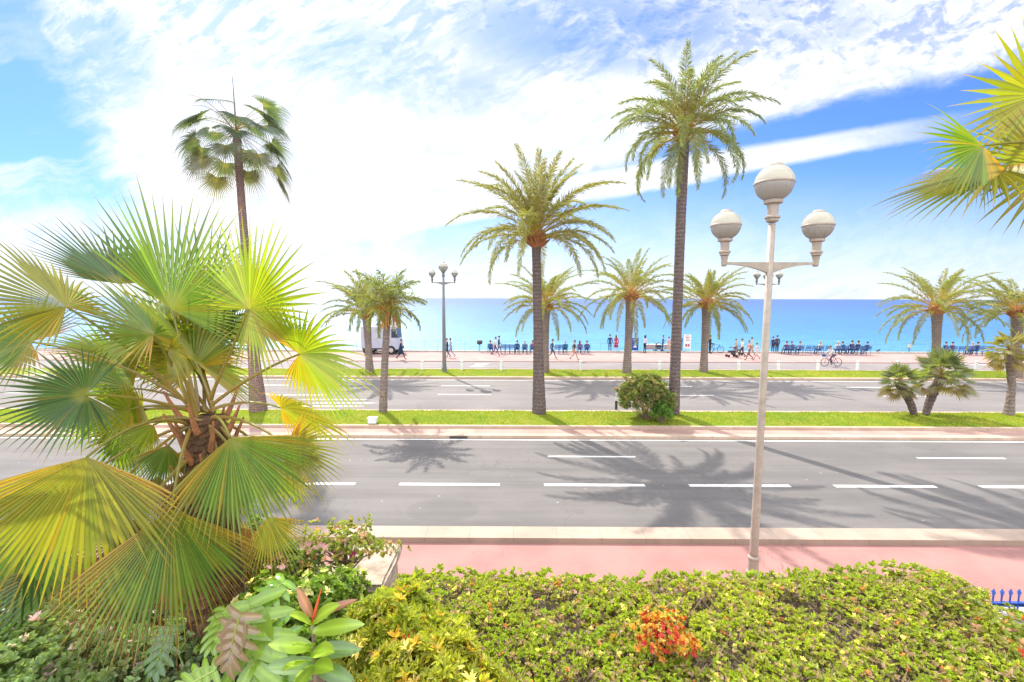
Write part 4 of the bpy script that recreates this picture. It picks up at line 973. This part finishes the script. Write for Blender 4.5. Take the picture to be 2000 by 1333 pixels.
b = MB(); b.lathe([(.16, 0), (.16, .04), (.06, .08), (.05, .70), (.08, .74)], 12); b.build('stand', RAILB, root)
b = MB(); b.tube([(-.26, 0, .98), (-.2, 0, .98), (.2, 0, 1.0), (.27, 0, 1.0)], [.16, .21, .21, .13], 12); b.lathe([(.07, .72), (.1, .84)], 10); b.build('head', DARKM, root)
SIGNB = M('sign_blue', (.02, .06, .34), (.02, .05, .26), .5, .3)
def panel(px, py, label, w_, h_, face, extra=None, frame=DARKM):
    p = G(px, py, .16); root = thing('information_panel', p, label, 'sign')
    for sx in (-1, 1):
        b = MB(); b.box((sx*(w_/2+.02)-.02, -.03, 0), (sx*(w_/2+.02)+.02, .03, h_)); b.build('leg', frame, root)
    b = MB(); b.box((-w_/2, -.025, .18), (w_/2, .025, h_-.02)); b.build('board', face, root)
    if extra: extra(root)
    return root
def ex1(root):
    b = MB(); b.box((-.15, -.031, .45), (.15, -.0275, .62)); b.box((-.04, -.031, .64), (.06, -.0275, .95)); b.box((-.22, -.031, 1.22), (.22, -.0275, 1.27)); b.build('lettering', WHITE, root)
def ex2(root):
    b = MB(); 
    for i, ww in enumerate((.40, .48, .30, .44)): b.box((-ww/2, -.031, 1.48-i*.15), (ww/2, -.0275, 1.54-i*.15))
    for x in (-.22, .03): b.box((x, -.031, .42), (x+.19, -.0275, .68))
    b.build('lettering', cloth((.42, .06, .08)), root)
panel(1240, 688, 'blue information panel between the ragged date palm and the woman in white', .58, 1.42, SIGNB, ex1)
panel(1326, 688, 'blue information panel right against the tallest palm trunk', .58, 1.42, SIGNB, ex1)
panel(1342, 685, 'tall white poster board with red print right of the blue panel', .62, 1.66, WHITE, ex2, WHITE)
def low_table(px, label, c_, w_):
    p = G(px, 687, .16); root = thing('market_table', p, label, 'table')
    b = MB(); b.box((-w_/2, -.3, .70), (w_/2, .3, .74)); b.build('tabletop', WHITE, root)
    b = MB(); n = 14
    V = []
    for i in range(n+1): x = -w_/2-.01+(w_+.02)*i/n; V += [(x, -.315-.015*(i % 2), .745), (x, -.33-.03*(i % 2), .25)]
    b.add(V, [(2*i, 2*i+2, 2*i+3, 2*i+1) for i in range(n)]); b.build('cloth', cloth(c_), root)
    for x in (-w_/2+.05, w_/2-.05):
        for y in (-.25, .25):
            b = MB(); b.tube([(x, y, 0), (x, y, .7)], .018, 6); b.build('leg', CHROME, root)
low_table(1274, 'low table draped in faded rose cloth behind the woman in white', (.42, .26, .25), 1.6)
low_table(1303, 'small table with peach cloth left of the tallest palm trunk', (.50, .33, .26), .8)
# white box truck seen side on
TRUCKW = M('truck_white', (.36, .37, .43), (.31, .32, .39), .4, .4, sc=2)
p = G(741, 691, .16); root = thing('box_truck', (p.x-.55, 43.6, .16), 'small pale box truck parked on the promenade behind the left palms', 'truck')
b = MB(); b.box((-.9, -1, .62), (1.65, 1, 2.62)); o = b.build('cargo_box', TRUCKW, root)
b = MB(); b.box((-.85, -1.012, 1.5), (1.6, -1.002, 1.54)); b.box((.35, -1.012, .70), (.39, -1.002, 2.55)); b.build('trim', CHROME, o)
b = MB(); V = [(1.7, .5), (1.7, 2.62), (2.38, 2.62), (2.5, 1.5), (2.56, 1.2), (2.6, .5)]
b.add([(x, -.95, z) for x, z in V]+[(x, .95, z) for x, z in V], [(0, 5, 4, 3, 2, 1), (6, 7, 8, 9, 10, 11)]+[(i, (i+1) % 6, (i+1) % 6+6, i+6) for i in range(6)]); cb_ = b.build('cab', TRUCKW, root)
b = MB(); W_ = [(1.95, 1.6), (1.95, 2.42), (2.36, 2.42), (2.44, 1.6)]; b.add([(x, -.957, z) for x, z in W_], [(0, 3, 2, 1)]); b.add([(2.405, -.85, 2.50), (2.505, -.85, 1.56), (2.505, .85, 1.56), (2.405, .85, 2.50)], [(0, 1, 2, 3)]); b.build('window', GLASSD, cb_)
b = MB(); b.box((2.6, -.95, .42), (2.68, .95, .68)); b.build('bumper', DARKM, root)
b = MB(); b.box((-.85, -.9, .45), (2.5, .9, .60)); b.build('chassis', DARKM, root)
for x in (-.35, 1.9):
    for y in (-.98, .78):
        b = MB(); b.tube([(x, y, .42), (x, y+.2, .42)], .42, 20); wq = b.build('wheel', RUBBER, root); b = MB(); b.tube([(x, y-.01, .42), (x, y+.21, .42)], .22, 14); b.build('rim', CHROME, wq)
b = MB(); b.tube([(2.5, -1.06, 1.6), (2.5, -1.06, 1.95)], .06, 6); b.build('mirror', DARKM, cb_)
# pigeon near the row end
p = G(1714, 690, .16); root = thing('gull', p, 'dark gull standing on the promenade right of the long chair row', 'bird')
b = MB(); b.tube([(-.24, 0, .20), (-.15, 0, .22), (0, 0, .24), (.12, 0, .28), (.17, 0, .35), (.20, 0, .40), (.235, 0, .40), (.27, 0, .39)], [.01, .05, .085, .07, .045, .042, .03, .006], 10)
for y in (-.03, .03): b.tube([(0, y, .2), (.01, y, .01), (.05, y, .005)], .008, 5)
b.build('body', cloth((.07, .07, .08)), root, True)

# ------------------------------------------------------------------ shrubs
def cluster_points(fn, n): return fn(n)
def leaf_clusters(b, P, axis, cols, nl=7, l=(.035, .055), w=.32, spread=(35, 80), rg_=None, curl=.2, fold=.3):
    rg_ = rg_ or RNG; N = len(P); axis = axis/np.linalg.norm(axis, axis=1)[:, None]
    ref = np.where(np.abs(axis[:, 2:3]) < .9, np.array([[0, 0, 1.]]), np.array([[1., 0, 0]])); a = np.cross(axis, ref); a /= np.linalg.norm(a, axis=1)[:, None]; c_ = np.cross(axis, a)
    ph = rg_.uniform(0, 6.28, N); ps, ds, ns, ls, ws, cs = [], [], [], [], [], []
    for q in range(nl):
        th = np.radians(rg_.uniform(spread[0], spread[1], N)); f = ph+q*2.399+rg_.normal(0, .3, N)
        rad = np.cos(f)[:, None]*a+np.sin(f)[:, None]*c_
        d = np.cos(th)[:, None]*axis+np.sin(th)[:, None]*rad; ll = rg_.uniform(l[0], l[1], N)
        ps.append(P-axis*(.012*q/nl)); ds.append(d); ns.append(axis+rg_.normal(0, .25, (N, 3))); ls.append(ll); ws.append(ll*w); cs.append(cols*(1+rg_.normal(0, .12, (N, 1))))
    b.leaves(np.vstack(ps), np.vstack(ds), np.vstack(ns), np.concatenate(ls), np.concatenate(ws), np.clip(np.vstack(cs), .004, .8), fold, curl)
def vnoise(x, y, s=1.0, seed=0):
    return (np.sin(x*2.1*s+seed)+np.sin(y*2.7*s+seed*2+x*s)+np.sin((x*1.3-y*1.9)*2.3*s+seed*3)+np.sin((x+y)*4.9*s+seed*1.7)*.6+np.sin(x*9.1*s-y*7.3*s+seed)*.4)/4
RG2 = np.random.default_rng(11)
def twigs(b, P, D_, rg_, r=.003, l=.2):
    for p_, d_ in zip(P, D_):
        e = p_+d_*l*.5+rg_.normal(0, .02, 3); b.tube([p_, e, e+d_*l*.5+rg_.normal(0, .04, 3)], [r*1.6, r, r*.5], 3, caps=False)
# hedge: top follows the outline seen against the pavement
HX0, HX1 = -1.25, 6.3; HY0, HY1 = 2.35, 4.62
outline = [(760, 1128), (850, 1106), (900, 1108), (1000, 1118), (1060, 1112), (1200, 1122), (1300, 1120), (1400, 1118), (1500, 1118), (1600, 1110), (1700, 1100), (1800, 1098), (1850, 1103), (1890, 1122), (1930, 1136), (1950, 1200), (2000, 1215), (2100, 1240)]
ox = np.array([at(a, c_-3, HY1).x for a, c_ in outline]); oz = np.array([at(a, c_-3, HY1).z for a, c_ in outline])
def htop(x, y):
    f = np.clip((x-3.9)/.5, 0, 1); xe = x*(1-f)+x*HY1/np.maximum(y, 2.2)*f
    return np.interp(xe, ox, oz) + .05*vnoise(x, y, 1.6, 2) - .10*np.clip((y-4.35)/.27, 0, 1)**2 - (.0)*(y < 0)
root = thing('hedge', (2.5, 3.6, .8), 'wide clipped bright green hedge with brown twiggy gaps across the foreground', 'hedge')
n = 29000; x = RG2.uniform(HX0, HX1, n); y = RG2.uniform(HY0, HY1, n)
gap = vnoise(x, y, 2.6, 5)+.6*vnoise(x, y, 6, 9)
keep = RG2.random(n) < np.clip(1.1-1.5*np.clip(gap-.05, 0, 1), .08, 1); x, y, gap = x[keep], y[keep], gap[keep]; n = len(x)
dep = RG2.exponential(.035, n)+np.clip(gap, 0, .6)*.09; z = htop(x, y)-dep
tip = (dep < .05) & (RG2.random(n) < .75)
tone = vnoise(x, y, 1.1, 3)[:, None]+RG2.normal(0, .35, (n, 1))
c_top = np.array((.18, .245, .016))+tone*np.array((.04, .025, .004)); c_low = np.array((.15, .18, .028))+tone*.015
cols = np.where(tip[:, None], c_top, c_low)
br_ = RG2.random(n); cols[br_ < .20] = (.22, .175, .10); cols[(br_ > .15) & (br_ < .165)] = (.34, .16, .04); cols[br_ > .965] = (.42, .40, .12)
ax_ = np.stack([RG2.normal(0, .38, n), RG2.normal(-.12, .38, n), np.ones(n)], 1)
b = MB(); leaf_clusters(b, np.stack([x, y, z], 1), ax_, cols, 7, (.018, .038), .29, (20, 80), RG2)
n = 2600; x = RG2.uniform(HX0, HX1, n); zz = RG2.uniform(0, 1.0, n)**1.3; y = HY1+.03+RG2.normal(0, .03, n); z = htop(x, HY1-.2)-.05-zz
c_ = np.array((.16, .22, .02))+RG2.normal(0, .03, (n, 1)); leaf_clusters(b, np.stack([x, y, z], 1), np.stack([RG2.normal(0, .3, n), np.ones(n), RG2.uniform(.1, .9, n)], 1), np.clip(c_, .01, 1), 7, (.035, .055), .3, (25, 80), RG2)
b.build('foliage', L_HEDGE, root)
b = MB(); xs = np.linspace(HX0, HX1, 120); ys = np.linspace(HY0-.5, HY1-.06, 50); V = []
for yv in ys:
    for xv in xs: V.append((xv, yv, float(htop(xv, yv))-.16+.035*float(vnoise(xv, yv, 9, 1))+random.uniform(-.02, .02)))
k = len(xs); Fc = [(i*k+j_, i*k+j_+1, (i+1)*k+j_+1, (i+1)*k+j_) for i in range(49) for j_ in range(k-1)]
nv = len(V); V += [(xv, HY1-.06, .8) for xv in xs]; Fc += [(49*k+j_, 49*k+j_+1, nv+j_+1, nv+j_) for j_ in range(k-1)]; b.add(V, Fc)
n = 3600; P = np.stack([RG2.uniform(HX0, HX1, n), RG2.uniform(HY0, HY1-.1, n), np.zeros(n)], 1); P[:, 2] = htop(P[:, 0], P[:, 1])-.17
b2 = MB(); twigs(b2, P, np.stack([RG2.normal(0, .7, n), RG2.normal(0, .5, n), RG2.uniform(.3, 1, n)], 1), RG2, .0036, .19)
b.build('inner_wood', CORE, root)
for o_ in (root,):
    t_ = Vector(o_.location)
    for ch in o_.children:
        ch.location = -t_
o = b2.build('branches', TWIG, root); o.location = -Vector(root.location)

def shrub(name, label, cat, c, rx, ry, rz_, n, g1, g2, l=(.04, .07), w=.3, odd=(), nl=7, seed=0, spread=(25, 80), mat=None, top_only=True, lumps=.18, curl=.2, core=True, upb=.6, flowers=None, flower_label='flower', gapf=0.0):
    rg_ = np.random.default_rng(seed); root = thing(name, (c[0], c[1], c[2]-rz_), label, cat)
    th = rg_.uniform(0, 6.28, n); ct = rg_.uniform(-.35 if top_only else -1, 1, n); s_ = np.sqrt(1-ct*ct); d = np.stack([s_*np.cos(th), s_*np.sin(th), ct], 1)
    lump = 1+lumps*(np.sin(th*3+ct*4+seed)+np.sin(th*7-ct*6+seed*2)*.6+np.sin(th*13+ct*15)*.35)
    r_ = lump*(1-np.abs(rg_.normal(0, .10, n))-.25*rg_.random(n)**4); P = d*r_[:, None]*np.array((rx, ry, rz_))+np.array((0, 0, rz_))
    if gapf: kk = (np.sin(th*9+ct*8+seed)+np.sin(th*5-ct*13)) < gapf; P, d, n = P[kk], d[kk], int(kk.sum())
    f = rg_.random((n, 1)); cols = np.array(g1)*(1-f)+np.array(g2)*f; cols *= (1+rg_.normal(0, .15, (n, 1)))
    q = rg_.random(n); acc = 0
    for frac, oc in odd: cols[(q >= acc) & (q < acc+frac)] = oc; acc += frac
    ax = d*np.array((1, 1, .8))+np.array((0, 0, upb))+rg_.normal(0, .3, (n, 3))
    b = MB(); leaf_clusters(b, P, ax, np.clip(cols, .005, .8), nl, l, w, spread, rg_, curl); b.build('foliage', mat or L_HEDGE, root)
    b = MB(); m_ = 60
    for i in range(m_):
        a = rg_.uniform(0, 6.28); e = rg_.uniform(.25, 1.5); dd_ = np.array((math.cos(a)*math.cos(e)*rx, math.sin(a)*math.cos(e)*ry, math.sin(e)*rz_*1.7))*.72
        b.tube([(0, 0, 0), dd_*.5+rg_.normal(0, .03, 3), dd_], [.018, .010, .004], 4, caps=False)
    b.build('branches', TWIG, root)
    if flowers:
        fm, fn, fs, fcol = flowers; ii = rg_.choice(n, fn)
        for z_ in ii:
            b = MB(); leaf_clusters(b, (P[z_:z_+1]+d[z_:z_+1]*fs*.8), ax[z_:z_+1], np.array([fcol]), 7, (fs*.8, fs*1.2), .5, (40, 85), rg_, .1); b.build('flower', fm, root)
    return root
# median bush beside the tallest palm
p = G(1262, 829, .22); rr_ = 1.12
c0 = at(1264, 785, p.y+.5)
shrub('oleander_bush', 'rounded olive green bush on the median at the foot of the tallest palm', 'bush', (c0.x, p.y+.75, .22+.95), 1.12, .85, .98, 1500, (.075, .115, .03), (.13, .15, .05), (.09, .15), .16, ((.06, (.22, .17, .09)), (.03, (.24, .15, .12))), 8, 41, (20, 70), gapf=1.5, lumps=.14)
c0 = at(1292, 800, p.y+.3)
shrub('oleander_bush', 'small bright green bush tucked in front of the tallest palm', 'bush', (c0.x, p.y+.15, .22+.48), .42, .35, .48, 420, (.06, .145, .03), (.10, .17, .035), (.08, .13), .15, (), 7, 43, (20, 60))
# undergrowth at lower left
def sh_at(px, py, Y, **k): c = at(px, py, Y); return (c.x, c.y, c.z)
shrub('yellow_shrub', 'yellow green shrub with orange leaves at the left end of the hedge', 'shrub', sh_at(775, 1260, 3.3), .42, .42, .34, 1500, (.15, .21, .02), (.20, .22, .02), (.05, .085), .17, ((.045, (.34, .24, .03)), (.01, (.40, .14, .03)), (.06, (.45, .42, .18))), 8, 51, (20, 75))
shrub('yellow_shrub', 'low orange and yellow flecked shrub below the yellow green one', 'shrub', sh_at(850, 1335, 2.75), .40, .3, .24, 800, (.16, .20, .02), (.20, .22, .02), (.05, .08), .16, ((.07, (.34, .25, .03)), (.06, (.45, .42, .15))), 8, 52, (20, 75))
shrub('green_shrub', 'fresh green shrub with pale flowers in front of the stone pillar', 'shrub', sh_at(640, 1205, 4.5), .46, .42, .42, 1500, (.10, .18, .02), (.15, .22, .03), (.035, .06), .32, ((.10, (.42, .45, .25)), (.06, (.05, .08, .03))), 7, 53)
shrub('green_shrub', 'loose green shrub behind the red tipped rubber plant', 'shrub', sh_at(560, 1215, 3.9), .55, .45, .32, 1100, (.08, .15, .02), (.12, .19, .03), (.04, .07), .34, ((.08, (.45, .46, .25)),), 7, 54)
shrub('dark_shrub', 'dark blue green shrub under the big palm in the lower left corner', 'shrub', sh_at(120, 1340, 3.8), 1.0, .6, .5, 1500, (.10, .17, .06), (.14, .21, .07), (.05, .08), .3, ((.04, (.5, .4, .5)),), 7, 55)
shrub('dark_shrub', 'dim grey green shrub beneath the hanging dead fans', 'shrub', sh_at(340, 1330, 3.9), .7, .5, .42, 1200, (.09, .15, .07), (.13, .19, .08), (.04, .07), .34, ((.03, (.4, .36, .42)),), 7, 56)
shrub('dark_shrub', 'shadowed green shrub around the foot of the big palm trunk', 'shrub', sh_at(470, 1120, 5.0), .75, .5, .5, 1400, (.08, .13, .04), (.12, .17, .04), (.04, .07), .34, ((.08, (.22, .14, .08)),), 7, 57)
shrub('bougainvillea', 'wispy bougainvillea sprays with magenta blooms over the kerb', 'shrub', sh_at(672, 1070, 5.3), .50, .3, .26, 420, (.12, .18, .03), (.18, .20, .05), (.03, .05), .34, ((.2, (.3, .2, .12)),), 6, 58, lumps=.5, flowers=(L_FLOW, 4, .035, (.5, .03, .28)))
shrub('fire_bush', 'fiery orange and red leaved shrub standing out of the hedge', 'shrub', (at(1297, 1240, 3.55).x, 3.55, at(1297, 1240, 3.55).z), .20, .20, .13, 380, (.30, .13, .02), (.33, .21, .03), (.022, .042), .3, ((.22, (.27, .03, .025)), (.16, (.30, .27, .06)), (.16, (.20, .22, .02))), 7, 60, flowers=None, lumps=.3)
# hibiscus blooms at the right end of the hedge: a shrub of its own
shrub('hibiscus_shrub', 'twiggy shrub with scarlet blooms at the right end of the hedge', 'shrub', sh_at(1935, 1290, 3.7), .50, .5, .42, 800, (.11, .16, .02), (.17, .2, .03), (.035, .055), .3, ((.2, (.28, .18, .11)),), 6, 61, gapf=.7, flowers=(L_FLOW, 9, .042, (.62, .035, .02)))
shrub('green_shrub', 'mid green shrub filling the shade behind the big palm trunk', 'shrub', sh_at(360, 1185, 5.3), 1.1, .4, .5, 1700, (.07, .12, .04), (.11, .17, .05), (.045, .075), .34, ((.08, (.22, .16, .09)),), 7, 62)
shrub('green_shrub', 'mid green shrub at the left edge behind the drooping fans', 'shrub', sh_at(90, 1185, 5.3), 1.1, .4, .5, 1700, (.06, .11, .045), (.10, .15, .05), (.045, .075), .34, ((.06, (.22, .16, .09)),), 7, 63)
# rubber plant
def leaf_big(b, p0, d, n_, L_, W_, c1, c2, curl=.2, fold=.15, rows=9, pw=.75):
    d = Vector(d).normalized(); n_ = Vector(n_); n_ = (n_-d*n_.dot(d)).normalized(); s = d.cross(n_); V, C = [], []
    for i in range(rows+1):
        t = i/rows; w_ = W_*math.sin(math.pi*min(1, t*.93+.05))**pw*(1-.15*t) if t < 1 else 0.0
        c = Vector(p0)+d*L_*t-n_*L_*curl*t*t
        for k, f in ((-1, 1), (-.5, .35), (0, 0), (.5, .35), (1, 1)):
            V.append(tuple(c+s*w_*k+n_*(w_*fold*f))); C.append(np.array(c1)*(.97 if k else 1.35)*(1-t*.0)+0*np.array(c2))
    b.add(V, [(i*5+j_, (i+1)*5+j_, (i+1)*5+j_+1, i*5+j_+1) for i in range(rows) for j_ in range(4)], C)
hp = at(610, 1215, 2.75); bs = Vector((hp.x, hp.y, .8))
root = thing('rubber_plant', bs, 'glossy rubber plant with reddish young leaves at the lower left', 'plant')
b = MB(); b.tube([(0, 0, 0), (.02, 0, (hp.z-.8)*.5), (0, 0, hp.z-.8)], [.02, .016, .01], 8); b.build('stem', TWIG, root)
spec = [(705, 1215, 2.75, 0), (652, 1180, 2.65, 0), (575, 1195, 2.6, 0), (578, 1250, 2.5, 0), (530, 1255, 2.6, 0), (520, 1300, 2.6, 1), (640, 1300, 2.45, 0), (580, 1335, 2.4, 0), (700, 1265, 2.7, 1), (640, 1265, 2.45, 0), (690, 1330, 2.6, 1), (560, 1290, 2.35, 0)]
hs = at(612, 1300, 2.65)
for i, (x_, y_, d_, dk) in enumerate(spec):
    tpz = at(x_, y_, d_); st_ = hp.lerp(hs, min(1, max(0, (y_-1190)/110))); dd_ = tpz-st_
    b = MB(); leaf_big(b, st_-bs, dd_, (0, -.55, 1), max(.14, dd_.length*1.05), .056, (.08, .15, .04) if dk else (.16, .26, .03), (0, 0, 0), .12, .2); b.build('leaf', L_BIG, root)
for x_, y_ in ((690, 1178), (582, 1160)):
    tpz = at(x_, y_, 2.75); b = MB(); leaf_big(b, hp-bs+Vector((0, 0, .03)), tpz-hp, (0, -.6, 1), (tpz-hp).length*1.05, .032, (.20, .095, .05), (0, 0, 0), .1, .2); b.build('young_leaf', L_BIG, root)
b = MB(); tz = at(628, 1148, 2.75); b.tube([hp-bs, (hp+tz)/2-bs, tz-bs], [.009, .008, .001], 6, np.array((.5, .10, .05))); b.build('leaf_sheath', L_BIG, root)
# swiss cheese plant: lobed leaves
def lobed(b, p0, d, n_, L_, nl, c, rg_):
    leaf_big(b, Vector(p0)-Vector((0, 0, .004)), d, n_, L_*1.0, L_*.33, c, c, .18, .12, 9, pw=.6)
    d = Vector(d).normalized(); n_ = Vector(n_); n_ = (n_-d*n_.dot(d)).normalized(); s = d.cross(n_)
    for sg in (-1, 1):
        for i in range(nl):
            t = .02+.93*i/(nl-1); a = R(100-78*t)
            dr = (d*math.cos(a)+s*sg*math.sin(a)+n_*.18)
            leaf_big(b, Vector(p0)+d*L_*t-n_*L_*.18*t*t, dr, n_, L_*.55*math.sin(math.pi*(.22+.62*t))**.6*rg_.uniform(.9, 1.1), L_*.095, c, c, .45, .2, 6, pw=.3)
    P = [Vector(p0)+d*L_*t-n_*L_*.18*t*t+n_*.003 for t in np.linspace(0, 1, 6)]; b.tube(P, [.006]*5+[.002], 4, np.array((.22, .30, .06)))
ms = at(490, 1330, 3.2); ms = Vector((ms.x, ms.y, .8)); root = thing('swiss_cheese_plant', ms, 'swiss cheese plant with deeply slit leaves, one partly brown', 'plant')
rgm = np.random.default_rng(5)
for (hx, hy, hd, tx_, ty_, td, c_) in ((555, 1135, 3.5, 500, 1185, 3.3, (.12, .24, .025)), (487, 1180, 3.3, 490, 1320, 3.0, (.13, .23, .025)), (440, 1190, 3.5, 415, 1250, 3.3, (.14, .24, .03)), (470, 1200, 3.05, 440, 1290, 2.95, (.16, .125, .08)), (420, 1310, 3.0, 350, 1345, 2.9, (.12, .21, .015)), (520, 1240, 3.3, 560, 1330, 3.1, (.09, .20, .02)), (330, 1230, 3.8, 300, 1300, 3.6, (.05, .11, .025))):
    h_ = at(hx, hy, hd); t_ = at(tx_, ty_, td); b = MB(); lobed(b, h_-ms, t_-h_, (0, -.7, .8), (t_-h_).length*1.1, 6, c_, rgm); o = b.build('leaf', L_BIG, root)
    b = MB(); stalk(b, Vector((rgm.uniform(-.05, .05), 0, .1)), h_-ms, .1, .012, .007, (.12, .17, .04), (.16, .22, .05)); b.build('leaf_stalk', L_BIG, o)
